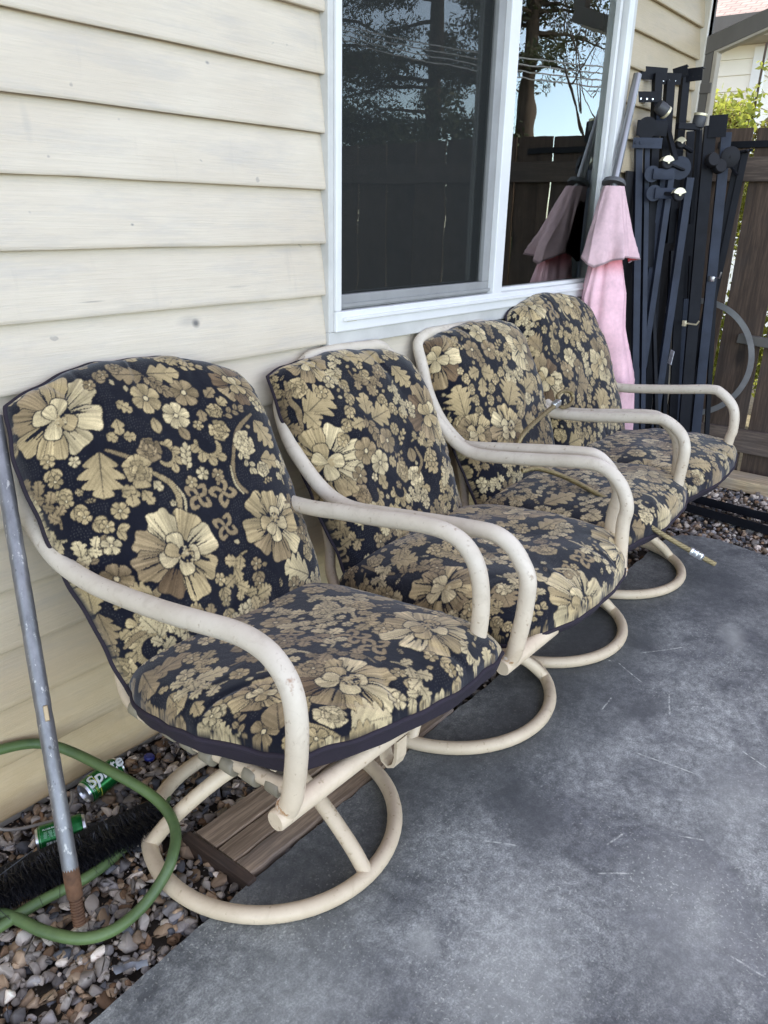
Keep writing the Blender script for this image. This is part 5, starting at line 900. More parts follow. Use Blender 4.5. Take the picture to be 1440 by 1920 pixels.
# ------------------------------------------------------------------ cushions
m_cloth = M_vcol('navy_floral_tapestry', .85, 1, .25)
m_lining = M_basic('dark_plum_lining', (.020, .013, .023), .85, var=.35, scale=14, bstr=.25)
CLAB = {1: 'floral cushion with a rounded top on the nearest chair', 2: 'floral cushion with square corners on the second nearest chair', 3: 'floral cushion with the rope end against its back', 4: 'round topped floral cushion beside the pink umbrella'}
RESN = {1: (380, 420), 2: (300, 330), 3: (240, 260), 4: (210, 230)}
for i in (1, 2, 3, 4):
    d0 = CUSH[i]['seat']; cxx = sum(p[0] for p in d0['c'])/4
    root = thing('chair_cushion', CLAB[i], 'cushion', (cxx, -.6, .43), 'floral chair cushions')
    for part in ('back', 'seat'):
        d = CUSH[i][part]; Nn, Mm = RESN[i]
        if FAST_CLOTH: Nn //= 2; Mm //= 2
        V, W, cs, ct, nrm = cushion_grid(d['c'], d['T'], d['kb'], d['kt'], Nn, Mm, d['bulge'], d.get('crown', .12), .006, i*7+len(part))
        S, Tt = np.meshgrid(cs, ct); cl = paint(i, part, cs[-1], ct[-1]); colr = cl.sample(S.ravel(), Tt.ravel())
        idx = np.arange(Nn*Mm).reshape(Mm, Nn); F = np.stack([idx[:-1, :-1], idx[:-1, 1:], idx[1:, 1:], idx[1:, :-1]], -1).reshape(-1, 4)
        pn_ = link(part+'_pad', V.reshape(-1, 3), F, m_cloth, root, 179, colr)
        # dark lining: coarser underside grid with a soft belly, and piping round the welt
        st = 6; ii = list(range(0, Mm, st)); jj = list(range(0, Nn, st))
        if ii[-1] != Mm-1: ii.append(Mm-1)
        if jj[-1] != Nn-1: jj.append(Nn-1)
        B = V[np.ix_(ii, jj)].copy(); Bw = W[np.ix_(ii, jj)]; base = Bw.copy()
        uu_ = np.linspace(-1, 1, len(jj))[None, :]; vv_ = np.linspace(-1, 1, len(ii))[:, None]
        belly = (np.clip(1-np.abs(uu_)**18, 0, 1)*np.clip(1-np.abs(vv_)**18, 0, 1))**.3
        deep = (.040 if i == 1 else .026) if part == 'seat' else .012
        B = Bw-(belly*deep)[..., None]*nrm
        idx = np.arange(len(ii)*len(jj)).reshape(len(ii), len(jj)); F = np.stack([idx[:-1, :-1], idx[1:, :-1], idx[1:, 1:], idx[:-1, 1:]], -1).reshape(-1, 4)
        ln = link('lining', B.reshape(-1, 3), F, m_lining, pn_, 179)
        loop = [V[0, j] for j in jj]+[V[a, -1] for a in ii[1:]]+[V[-1, j] for j in jj[::-1][1:]]+[V[a, 0] for a in ii[::-1][1:-1]]
        rr_ = random.Random(i)
        loop = [np.array(p)-nrm*(.004+.002*math.sin(k*.5)) for k, p in enumerate(loop)]
        mb = MB(); mb.tube(loop, .0065 if i == 1 else .0055, 8, closed=True); mb.build('piping', m_lining, pn_, 179)
    for ch in root.children: ch.location = -root.location
# ------------------------------------------------------------------ broom handle, broom head, hose, cans
p0 = Vector((.583, -.475, .028)); p1 = Vector((.772, -.045, 1.03)); ax = (p1-p0).normalized()
pole = thing('metal_pole', 'scuffed grey metal pole with rusty threaded tip leaning beside the nearest chair', 'pole', tuple(p0))
rg = random.Random(2)
mb = MB(); L = (p1-p0).length; pts = []; rad = []
for i in range(60):
    f = i/59; pts.append(p0+ax*(.075+f*(L-.075))); rad.append(.0172*(1 if f > .04 else .93)*(1-.05*rg.random()*(rg.random() < .25)))
mb.tube(pts, rad, 18)
def M_oldpole():
    m, t, b, o = nt('scuffed_grey_pole'); v = coords(t, (3, 3, 1)); f = noise(t, v, 9, 6, .7); s = noise(t, coords(t, (5, 5, 2)), 16, 4, .7)
    c = ramp(t, f, [(.3, (.12, .118, .122)), (.7, (.23, .225, .23))]); c = mix(t, ramp(t, s, [(.60, 0.), (.66, .85)]), c, (.42, .40, .37)); c = mix(t, ramp(t, noise(t, v, 21, 4), [(.66, 0.), (.72, .8)]), c, (.05, .045, .042))
    lk(t, c, b.inputs[0]); b.inputs['Metallic'].default_value = .45; b.inputs['Roughness'].default_value = .38; bump(t, b, s, .15, .004); return m
mb.build('tube', M_oldpole(), pole, 60)
mb = MB(); mb.box(p0+ax*.46+Vector((-.003, -.0165, .006)), (.010, .006, .034), ax.to_track_quat('Z', 'Y').to_matrix(), bev=.002); mb.build('spring_button', M_basic('brass_button', (.38, .28, .16), .4, metal=.6), pole)
mb = MB(); prof = []
for k in range(36): prof.append((.0118+.0022*(1 if k % 4 < 2 else 0)*(1-k*.0), .004+k*.00155))
mb.lathe([(.008, 0)]+prof+[(.0165, .062), (.0172, .10), (.0168, .13)], 18, p0, ax); mb.build('threaded_tip', m_rust, pole, 50)
for ch in pole.children: ch.location = -pole.location
bh = thing('broom_head', 'broad black bristled broom head lying on the gravel inside the hose loop', 'broom', (.70, -.31, .03))
a0 = Vector((.42, -.235, .022)); a1 = Vector((.895, -.350, .030)); ad = (a1-a0).normalized(); side = ad.cross(Vector((0, 0, 1))).normalized()
mb = MB(); mb.beam(a0+Vector((0, .03, .016)), a1+Vector((0, .03, .016)), .045, .024, bev=.006); mb.build('block', m_rubber, bh)
rn = np.random.default_rng(6); nb_ = 6500; V = np.zeros((nb_*4, 3)); f = rn.random(nb_); base = np.array(a0)+np.outer(f, np.array(a1-a0))+np.array((0, .02, .020))
sd = np.array(side); upv = np.array((0, 0, 1.)); L = rn.uniform(.045, .075, nb_)
dirv = sd*1.0+np.outer(rn.normal(-.12, .34, nb_), upv)+np.outer(rn.normal(0, .22, nb_), np.array(ad))
ends = f > .93; dirv[ends] += np.array(ad)*rn.uniform(.2, 1.4, (ends.sum(), 1))
wild = rn.random(nb_) < .025; L[wild] *= 1.55; dirv[wild] += rn.normal(0, .5, (wild.sum(), 3))
dirv /= np.linalg.norm(dirv, axis=1)[:, None]; tip = base+dirv*L[:, None]+np.array((0, 0, -.006)); tip[:, 2] = np.maximum(tip[:, 2], -.006+.012*rn.random(nb_)); base = base+rn.normal(0, 1, (nb_, 3))*np.array((.002, .010, .009))
pr_ = np.cross(dirv, rn.normal(size=(nb_, 3))); pr_ /= np.linalg.norm(pr_, axis=1)[:, None]; wd = .00085
V[0::4] = base-pr_*wd; V[1::4] = base+pr_*wd; V[2::4] = tip+pr_*wd*.7; V[3::4] = tip-pr_*wd*.7
br_ = link('bristles', V, np.arange(nb_*4).reshape(nb_, 4), M_basic('black_bristle', (.010, .010, .013), .45, bstr=0), bh)
for ch in bh.children: ch.location = -bh.location
m_hose = M_basic('green_rubber_hose', (.135, .200, .062), .5, var=.45, scale=9, c2=(.060, .100, .036), bstr=.1)
hp = [(.40, -.05, .20), (.52, -.035, .222), (.664, -.034, .214), (.775, -.075, .180), (.835, -.275, .150), (.860, -.388, .119), (.842, -.468, .098), (.790, -.520, .080), (.748, -.527, .045), (.695, -.525, .014), (.626, -.524, .012), (.572, -.489, .012), (.532, -.411, .012), (.50, -.31, .014), (.43, -.24, .016), (.33, -.20, .018), (.26, -.22, .018), (.24, -.27, .018), (.30, -.33, .014), (.42, -.33, .012), (.56, -.335, .012), (.68, -.355, .012), (.78, -.342, .012), (.86, -.32, .012), (.93, -.295, .012), (.962, -.262, .014)]
hose = thing('garden_hose', 'coiled green garden hose with a brass end leaning on the siding', 'hose', (.7, -.3, 0))
mb = MB(); mb.tube(smooth_path(hp, 8), .0128, 14); mb.build('tube', m_hose, hose, 70)
h0 = Vector((.957, -.268, .014)); hd_ = Vector((.032, .033, .004)).normalized()
mb = MB(); mb.lathe([(.0135, 0), (.0145, .002), (.0145, .014), (.0165, .016), (.0165, .024), (.0155, .026), (.0165, .028), (.0165, .040), (.013, .042)], 20, h0, hd_); mb.build('coupling', M_basic('tarnished_brass', (.30, .20, .09), .5, metal=.7, var=.5, scale=40), hose, 40)
for ch in hose.children: ch.location = -hose.location
m_can = M_basic('green_can_print', (.012, .16, .035), .25, metal=.55, var=.25, scale=5, bstr=0)
m_white = M_basic('white_print', (.75, .76, .74), .4, bstr=0); m_yellow = M_basic('yellow_print', (.62, .60, .08), .4, bstr=0)
def text_on_can(body, s, size, rot, zoff, rad, mat, name, org, axis, up, shear=0.0, bold=0.0):
    cu = bpy.data.curves.new('lettering', 'FONT'); cu.body = body; cu.size = size; cu.align_x = 'CENTER'; cu.align_y = 'CENTER'; cu.shear = shear; cu.offset = bold; cu.resolution_u = 4
    ob = bpy.data.objects.new('lettering', cu); COL.objects.link(ob); dg = bpy.context.evaluated_depsgraph_get(); me = bpy.data.meshes.new_from_object(ob.evaluated_get(dg)); bpy.data.objects.remove(ob)
    bm = bmesh.new(); bm.from_mesh(me); bmesh.ops.triangulate(bm, faces=bm.faces[:]); bmesh.ops.subdivide_edges(bm, edges=[e for e in bm.edges if e.calc_length() > size*.12], cuts=2, use_grid_fill=True)
    A = Vector(axis).normalized(); U = Vector(up); U = (U-A*U.dot(A)).normalized(); W_ = -A.cross(U)
    for v_ in bm.verts:
        a, b_ = v_.co.x, v_.co.y
        x_, ang = (a*math.cos(rot)-b_*math.sin(rot), a*math.sin(rot)+b_*math.cos(rot)); th = ang/rad
        v_.co = Vector(org)+A*(x_+zoff)+(U*math.cos(th)+W_*math.sin(th))*(rad+.0004)
    bm.to_mesh(me); bm.free(); me.materials.append(mat); return me
def can(label, org, axis, up, printing):
    t_ = thing('drink_can', label, 'drink can', org, 'green drink cans on the gravel'); A = Vector(axis).normalized(); rn = random.Random(len(label))
    mb = MB(); prof = [(.026, .0035), (.0275, .002), (.0325, .010)]+[(.0330*(1-.018*rn.random()), .012+.008*k) for k in range(11)]+[(.0325, .102), (.028, .112)]
    mb.lathe(prof, 36, org, A, caps=False); body = mb.build('body', m_can, t_, 40)
    mb = MB(); mb.lathe([(.001, .006), (.0235, .006), (.0245, .0035), (.0255, .0005), (.0272, .0), (.0280, .0025), (.0300, .006), (.0328, .0108)], 36, org, A, caps=False); mb.build('end', m_alu, t_, 50); mb = MB()
    mb.lathe([(.0325, .1018), (.028, .1122), (.0285, .1135), (.027, .1145), (.0255, .1135), (.0245, .109), (.001, .109)], 36, org, A, caps=False); mb.build('end', m_alu, t_, 50)
    for (s, size, rot, zo, mat, shear, bold, upv_) in printing:
        me = text_on_can(s, s, size, rot, zo, .0333, mat, 'lettering', org, A, upv_, shear, bold); o_ = bpy.data.objects.new('lettering', me); COL.objects.link(o_); o_.parent = body
    return t_, body
upc = Vector((-.2, -.75, .75))
t1, b1 = can('green drink can with its silver end towards the hose, lying by the siding', (.812, -.120, .028), (.104, .012, .010), (0, 0, 1), [('Sprite', .046, 0, .062, m_white, .25, .0012, upc+Vector((0, .25, .3))), ('LEMON-LIME', .008, math.pi/2, .022, m_yellow, 0, 0, upc), ('12 FL OZ', .007, math.pi/2, .014, m_white, 0, 0, upc)])
mb = MB(); mb.lathe([(.0334, .030), (.0334, .032)], 36, (.812, -.120, .028), (.104, .012, .010), caps=False); mb.build('stripe', m_yellow, b1)
t2, b2 = can('green drink can showing its barcode and small print, in front of the pole', (.650, -.178, .026), (.105, -.052, .006), (0, 0, 1), [('CA CRV', .008, 0, .07, m_white, 0, 0, upc), ('PLEASE RECYCLE', .006, 0, .04, m_white, 0, 0, upc+Vector((0, .5, .5)))])
A = Vector((.105, -.052, .006)).normalized(); U = Vector((-.25, -.95, .1)); U = (U-A*U.dot(A)).normalized(); W_ = A.cross(U); mb = MB(); rg = random.Random(8)
for k in range(22):
    wv = rg.choice((.0005, .0009, .0014)); x_ = .022+k*.0017
    for a in range(6):
        th0, th1 = -.28+a*.09, -.28+(a+1)*.09; q = [Vector((.650, -.178, .026))+A*xx+(U*math.cos(th)+W_*math.sin(th))*.0335 for xx, th in ((x_, th0), (x_+wv, th0), (x_+wv, th1), (x_, th1))]; mb.add(q, [(0, 1, 2, 3)])
mb.build('barcode', m_white, b2)
mb = MB()
for k in range(7):
    U2 = Vector((-.1, -.6, .8)); U2 = (U2-A*U2.dot(A)).normalized(); W2 = A.cross(U2); th = -.2+k*.07
    for seg in range(4):
        x_ = .018+seg*.011+rg.random()*.002; q = [Vector((.650, -.178, .026))+A*xx+(U2*math.cos(tt)+W2*math.sin(tt))*.0335 for xx, tt in ((x_, th), (x_+.008, th), (x_+.008, th+.022), (x_, th+.022))]; mb.add(q, [(0, 1, 2, 3)])
mb.build('small_print', M_basic('pale_green_print', (.35, .55, .40), .4, bstr=0), b2)
for t_ in (t1, t2):
    for ch in t_.children: ch.location = -t_.location
mb = MB(); mb.lathe([(.015, 0), (.0155, .002), (.0150, .007), (.012, .010), (.0, .0105)], 24, (1.023, -.103, .004), (.2, -.1, 1)); tag(mb.build('bottle_cap', M_basic('blue_plastic', (.02, .03, .20), .35, var=.15), None, 40), 'small blue plastic bottle cap on the gravel', 'bottle cap')
mb = MB(); mb.tube(smooth_path([(.40, -.02, .10), (.555, -.035, .075), (.62, -.09, .03), (.70, -.12, .012), (.735, -.13, .012), (.78, -.11, .016), (.80, -.08, .02)], 8), .0042, 8); tag(mb.build('thin_cable', M_basic('grey_cable', (.28, .25, .21), .6), None, 70), 'thin grey cable curling over gravel below the siding', 'cable')
mb = MB(); rg = random.Random(4); vs = []
for i in range(7):
    for j in range(4): vs.append((.575+.009*i+rg.uniform(-.004, .004), -.615-.006*i+.007*j+rg.uniform(-.003, .003), .004+.010*rg.random()+.004*math.sin(i*1.3+j)))
mb.add(vs, [(i*4+j, (i+1)*4+j, (i+1)*4+j+1, i*4+j+1) for i in range(6) for j in range(3)]); tag(mb.build('plastic_scrap', M_basic('milky_plastic_film', (.22, .23, .245), .35, var=.3), None, 179), 'crumpled milky plastic scrap at the concrete edge', 'plastic scrap')
# ------------------------------------------------------------------ planks beside the slab
pal = thing('wooden_pallet', 'old brown plank pallet lying level with the concrete under the nearest chair', 'pallet', (1.3, -.54, 0))
for k, (ya, yb) in enumerate(((-.430, -.508), (-.514, -.575), (-.580, -.634))):
    mb = MB(); rg = random.Random(k); nn = 24; vs = []
    for i in range(nn+1):
        x_ = .925+.85*i/nn; j1, j2 = rg.uniform(-.002, .002), rg.uniform(-.002, .002)
        vs += [(x_, ya+j1, -.03), (x_, ya+j1, .006), (x_, ya-.003+j1, .009), (x_, yb+.003+j2, .009), (x_, yb+j2, .006), (x_, yb+j2, -.03)]
    fs = [(i*6+j, i*6+j+1, (i+1)*6+j+1, (i+1)*6+j) for i in range(nn) for j in range(5)]+[(5, 4, 3, 2, 1, 0), tuple(nn*6+j for j in range(6))]
    mb.add(vs, fs); mb.build('plank', m_plank, pal, 30)
mb = MB(); mb.box((.908, -.535, -.012), (.026, .235, .045), Matrix.Rotation(R(1.5), 3, 'Z'), bev=.003); mb.build('cleat', m_plank_d, pal)
for ch in pal.children: ch.location = -pal.location
# ------------------------------------------------------------------ wire rope
rope = thing('wire_rope', 'brass coloured twisted wire rope with a crimped eye lying across the third chair', 'rope', (2.55, -.6, .6))
path = smooth_path([(2.60, -.455, .628), (2.50, -.415, .640), (2.475, -.405, .672), (2.52, -.405, .715), (2.66, -.40, .752), (2.80, -.385, .768), (2.83, -.382, .770)], 10)
path2 = smooth_path([(2.42, -.46, .600), (2.47, -.50, .606), (2.50, -.60, .585), (2.50, -.74, .548), (2.50, -.842, .517), (2.535, -.93, .462), (2.60, -1.028, .398), (2.655, -1.10, .350)], 10)
path2.append(np.array(path2[-1])+(np.array(path2[-1])-np.array(path2[-3]))*.6)
m_rope = M_basic('brassy_wire', (.34, .27, .14), .35, metal=.75, var=.4, scale=60, bstr=.1)
def twisted(mb, path, R0, r, pitch, n=6):
    P = [np.array(p) for p in path]; D = [0]
    for a, b_ in zip(P[:-1], P[1:]): D.append(D[-1]+np.linalg.norm(b_-a))
    m_ = int(D[-1]/.006); S = np.linspace(0, D[-1], m_); Q = np.array([[np.interp(s, D, [p[k] for p in P]) for k in range(3)] for s in S])
    T = np.gradient(Q, axis=0); T /= np.linalg.norm(T, axis=1)[:, None]; rv = np.cross(T, (0, 0, 1.)); rv /= np.linalg.norm(rv, axis=1)[:, None]; uv = np.cross(rv, T)
    for k in range(n):
        a = 6.283*k/n+S/pitch*6.283; mb.tube([tuple(q) for q in Q+(rv*np.cos(a)[:, None]+uv*np.sin(a)[:, None])*R0], r, 6)
mb = MB(); twisted(mb, path, .0058, .0038, .075); twisted(mb, path2, .0058, .0038, .075)
eye = [(2.83, -.382, .770)]+[(2.90+.075*math.cos(a), -.372+.012*math.sin(a), .772+.030*math.sin(a)) for a in np.linspace(-2.5, 2.5, 14)]+[(2.83, -.378, .778)]
twisted(mb, eye, .0045, .0034, .06); mb.build('strand', m_rope, rope, 70)
def ferrule(p, d, L):
    d = Vector(d).normalized(); mb = MB(); mb.beam(Vector(p)-d*L/2, Vector(p)+d*L/2, .024, .024, bev=.006)
    for s in (-.33, 0, .33): mb.beam(Vector(p)+d*(L*s-.006), Vector(p)+d*(L*s+.006), .0265, .0265, bev=.006)
    mb.build('ferrule', m_alu, rope, 40)
ferrule((2.80, -.384, .770), (.1, .01, .012), .062); q = Vector(path2[-12]); ferrule(path2[-9], Vector(path2[-7])-Vector(path2[-11]), .058)
for ch in rope.children: ch.location = -rope.location
mb = MB(); c0 = Vector((1.72, -.60, .552)); mb.box(c0, (.016, .0016, .0016)); mb.box(c0+Vector((0, .004, .001)), (.0016, .010, .0016)); tag(mb.build('tag_fastener', m_white), 'tiny white plastic tag fastener on the second seat cushion', 'tag')
# ------------------------------------------------------------------ folded umbrella
um = thing('patio_umbrella', 'folded faded pink patio umbrella leaning upside down beside the window', 'umbrella', (3.84, -.2, 0))
axis_pts = [(3.985, -.058, 2.09), (3.80, -.085, 1.62), (3.78, -.095, 1.58), (3.715, -.125, 1.32), (3.70, -.15, .96), (3.77, -.19, .70), (3.80, -.20, .45), (3.84, -.21, .05)]
def axis_at(z):
    zz = [p[2] for p in axis_pts][::-1]; return np.array([np.interp(z, zz, [p[k] for p in axis_pts][::-1]) for k in (0, 1)])
mb = MB(); mb.tube([axis_pts[0], axis_pts[1], (3.775, -.10, 1.5)], .0195, 18); mb.build('pole', m_galv, um, 60)
mb = MB(); dv = Vector(axis_pts[0])-Vector(axis_pts[1]); mb.lathe([(.054, -.016), (.056, -.008), (.050, .004), (.036, .010), (.021, .014)], 28, axis_pts[1], dv); mb.build('crown_cap', M_basic('grey_plastic_cap', (.11, .11, .115), .6, var=.25), um, 40)
def canopy(z1, z0, r_fn, folds, seed, hem, colf, nz=70, nt_=180):
    rn = np.random.default_rng(seed); ph = rn.random(8)*6.28; V = np.zeros((nz, nt_, 3)); C = np.zeros((nz, nt_, 3)); TH = np.linspace(0, 2*math.pi, nt_, endpoint=False)
    for i in range(nz):
        f = i/(nz-1); amp = folds[0]+(folds[1]-folds[0])*f**1.2
        tw = TH+.35*f+.22*np.sin(2*TH+ph[0]+1.5*f)
        fold = (1-1.7*np.abs(np.sin((tw*folds[2]+ph[1]+1.1*np.sin(f*3+ph[2]))/2))**.8)*.7+np.sin(np.round(folds[2]*1.7)*tw+ph[3]-f*2)*.28+.14*np.sin(tw*11+ph[4]+f*5)
        r = r_fn(f)*(1+amp*fold); z = z1+(z0-z1)*(f+hem*f**4*(.30+.75*np.abs(np.sin((TH-R(232))*1.5+1.25))**1.0*(-1)+.62+.22*np.sin(TH*2+.9))-hem*.20*f**4)
        ax_ = np.array([axis_at(a) for a in z]); V[i, :, 0] = ax_[:, 0]+r*np.cos(TH); V[i, :, 1] = np.minimum(ax_[:, 1]+r*.80*np.sin(TH), -.045); V[i, :, 2] = z
        C[i] = colf(f, TH, fold)
    idx = np.arange(nz*nt_).reshape(nz, nt_); F = np.stack([idx[:-1], np.roll(idx[:-1], -1, 1), np.roll(idx[1:], -1, 1), idx[1:]], -1).reshape(-1, 4); return V.reshape(-1, 3), F, C.reshape(-1, 3)
def M_canvas():
    m, t, b, o = nt('faded_canvas'); a = N(t, 'ShaderNodeVertexColor', _layer_name='Col'); v = coords(t); f = noise(t, v, 9, 5, .6); wv = noise(t, v, 700, 2, .6)
    c = mix(t, 1., a.outputs[0], ramp(t, f, [(.3, .84), (.7, 1.08)]), 'MULTIPLY'); c = mix(t, 1., c, ramp(t, noise(t, v, 60, 3), [(.3, .93), (.7, 1.04)]), 'MULTIPLY'); lk(t, c, b.inputs[0]); b.inputs['Roughness'].default_value = .9; b.inputs['Specular IOR Level'].default_value = .2
    bp = bump(t, b, wv, .15, .001); bump(t, b, noise(t, coords(t, (1, 1, .35)), 26, 4, .6, .5), .30, .012, bp); return m
m_canvas = M_canvas()
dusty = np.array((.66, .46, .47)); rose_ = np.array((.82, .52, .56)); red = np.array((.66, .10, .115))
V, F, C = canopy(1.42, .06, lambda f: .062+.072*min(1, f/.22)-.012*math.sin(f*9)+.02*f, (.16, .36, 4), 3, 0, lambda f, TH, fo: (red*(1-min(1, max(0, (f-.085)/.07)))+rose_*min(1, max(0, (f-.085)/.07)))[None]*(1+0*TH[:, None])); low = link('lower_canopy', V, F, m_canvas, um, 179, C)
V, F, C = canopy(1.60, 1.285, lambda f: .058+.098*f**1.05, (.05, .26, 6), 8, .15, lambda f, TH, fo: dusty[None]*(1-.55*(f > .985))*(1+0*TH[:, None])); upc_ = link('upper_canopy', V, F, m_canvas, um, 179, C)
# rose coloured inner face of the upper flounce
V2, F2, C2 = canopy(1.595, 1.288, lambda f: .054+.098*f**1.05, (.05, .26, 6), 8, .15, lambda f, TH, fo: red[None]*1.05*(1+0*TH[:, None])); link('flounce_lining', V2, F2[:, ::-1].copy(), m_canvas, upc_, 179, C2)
mb = MB()
for k in range(6):
    a = k*1.047; pts = [(axis_at(z)[0]+math.cos(a)*.03, axis_at(z)[1]+math.sin(a)*.02, z) for z in (.10, .5, 1.0, 1.4)]; mb.tube(pts, .005, 6)
mb.build('rib', m_galv, um, 60)
for ch in um.children: ch.location = -um.location
# ------------------------------------------------------------------ dismantled bed frames stacked in the corner
def angle_bar(mb, p0, p1, w, d, th=.003, yaw=0.0, flip=1):
    """L section: one flange faces the viewer, the other runs back"""
    p0, p1 = Vector(p0), Vector(p1); a = (p1-p0).normalized(); f = Vector((-.78, -.62, 0)); f = (Matrix.Rotation(yaw, 3, 'Z') @ f); f = (f-a*f.dot(a)).normalized(); s = a.cross(f)
    Mx = Matrix((a, s, f)).transposed(); c = (p0+p1)/2; L = (p1-p0).length
    w *= .86; mb.box(c, (L, w, th), Mx, bev=.0008); mb.box(c+s*(flip*(w/2-th/2))-f*(d/2+th*.2), (L, th, d), Mx, bev=.0008); return a, s, f
def holes(mb, p, a, s, f, n=4, step=.03, r=.0045):
    for k in range(n): mb.lathe([(r, 0), (r, .0012), (0.0005, .0012)], 10, Vector(p)+a*(k*step)+f*.0022, f)
def plate(c, w, h, slots=0, tilt=0, yaw=0, th=.003, lip=True):
    mb = MB(); f = Matrix.Rotation(yaw, 3, 'Z') @ Vector((-.78, -.62, 0)); s = Vector((0, 0, 1)).cross(f).normalized(); u = f.cross(s); Mx = Matrix.Rotation(tilt, 3, f) @ Matrix((s, f, u)).transposed(); c = Vector(c)
    mb.box(c, (w, th, h), Mx, bev=.0008)
    if lip:   # turned-over slotted top
        if slots:
            n = slots; bw_ = w/(n*2+1)
            for k in range(n+1): mb.box(c+Mx @ Vector((-w/2+bw_*(2*k+.5), -.022, h/2)), (bw_, .045, th), Mx)
            mb.box(c+Mx @ Vector((0, -.0445, h/2)), (w, .008, th), Mx); mb.box(c+Mx @ Vector((0, -.003, h/2+.0006)), (w, .010, th), Mx)
        else: mb.box(c+Mx @ Vector((0, -.025, h/2)), (w, .05, th), Mx, bev=.0008)
    return mb
def caster(parent, c, ax, R_=.029, W_=.024, cover=True, stem=None):
    mb = MB(); ax = Vector(ax).normalized(); c = Vector(c); mb.lathe([(.004, -W_/2), (R_*.86, -W_/2), (R_, -W_/2+.004), (R_, W_/2-.004), (R_*.86, W_/2), (.004, W_/2)], 26, c, ax); wh = mb.build('caster_wheel', m_rubber, parent, 40)
    if cover:
        mb = MB(); r = ax.orthogonal().normalized(); u = Vector((0, 0, 1)); u = (u-ax*u.dot(ax)).normalized(); r = ax.cross(u); n = 14; vs = []
        for k in range(n+1):
            a = -1.2+2.5*k/n
            vs += [c+(u*math.cos(a)+r*math.sin(a))*(R_+.004)+ax*(-.017), c+(u*math.cos(a)+r*math.sin(a))*(R_+.004)+ax*.017, c+(u*math.cos(a)+r*math.sin(a))*.006+ax*.018]
        mb.add(vs, [(k*3, k*3+3, k*3+4, k*3+1) for k in range(n)]+[(k*3+1, k*3+4, k*3+5, k*3+2) for k in range(n)]); mb.lathe([(.006, .0), (.006, .003), (.001, .004)], 10, c+ax*.018, ax); mb.build('wheel_cover', m_cream, wh, 40)
    if stem is not None:
        mb = MB(); mb.beam(c, Vector(stem), .020, .016, bev=.003); mb.tube([c+(Vector(stem)-c)*.4, Vector(stem)], .007, 8); mb.build('fork', m_black2, parent)
def roller(parent, c, ax, R_=.030, L=.062):
    mb = MB(); mb.lathe([(R_*.55, -L/2-.003), (R_*.86, -L/2), (R_, -L/2+.010), (R_*1.04, 0), (R_, L/2-.010), (R_*.86, L/2), (R_*.55, L/2+.003)], 24, c, ax); mb.build('roller_wheel', M_basic('grey_rubber_roller', (.045, .047, .052), .5, var=.2), parent, 40)
    mb = MB(); A_ = Vector(ax).normalized(); mb.lathe([(R_*1.05, L/2-.012), (R_*1.09, L/2-.006), (R_*1.05, L/2)], 24, c, ax); mb.build('roller_collar', m_cream, parent, 40)
def frame_thing(label, base): return thing('bed_frame', label, 'bed frame', base, 'dismantled bed frames in the corner')
def ext(k, zb=-.03):
    a, b_ = Vector(BARS[k][0]), Vector(BARS[k][1]); return a, a+(b_-a)*((zb-a.z)/(b_.z-a.z))
B1 = frame_thing('slate blue steel bed frame forming a narrow V, nearest the pink umbrella', (4.16, -.25, 0))
for (nm, k, w_, d_) in (('rail', 'A', .040, .03), ('rail', 'A2', .028, .03)):
    mb = MB(); p, q = ext(k); a, s, f = angle_bar(mb, p, q, w_, d_); mb.build(nm, m_black, B1)
for k, w_ in (('B', .036), ('B2', .030)):
    mb = MB(); p, q = BARS[k]; a, s, f = angle_bar(mb, p, q, w_, .03, yaw=.1); holes(mb, Vector(p)+a*.05, a, s, f, 2, .75); mb.build('leg_bar', m_black, B1)
mb = plate(PTS['p7'], .145, .048, 0, lip=False); f = Vector((-.78, -.62, 0)).normalized(); s = Vector((0, 0, 1)).cross(f)
for k in range(6): mb.lathe([(.0075 if k < 2 else .0045, 0), (.006 if k < 2 else .0045, .0035 if k < 2 else .0008), (.0005, .004 if k < 2 else .0008)], 12, Vector(PTS['p7'])+s*(-.058+.023*k)+f*.0018, f)
pb = mb.build('hole_bracket', m_black, B1)
for key, yw in (('p12', 0), ('p13', .1)):
    mb = MB(); mb.lathe([(.038, 0), (.038, .004), (.001, .0045)], 28, Vector(PTS[key])+Vector((.01, .01, 0)), f); mb.beam(Vector(PTS[key]), Vector(PTS[key])+s*.10, .05, .006, up=f, bev=.001); mb.build('gusset', m_black, B1, 40)
caster(B1, PTS['w2'], (-.70, -.68, .1), stem=Vector(PTS['p13'])+s*.05); caster(B1, PTS['w1'], (-.62, -.75, .1), stem=Vector(PTS['p8']))
B2 = frame_thing('black bed frame with slotted top brackets and a grey roller, tallest against the siding', (4.25, -.2, 0))
for k, w_ in (('T1', .045), ('T2', .050), ('T3', .046)):
    mb = MB(); p, q = BARS[k]; p = Vector(p); q = Vector(q); q = q+(q-p).normalized()*1.5*(.4 if k != 'T2' else 1.1); angle_bar(mb, p, q, w_, .035, yaw=.15); mb.build('post', m_black2, B2)
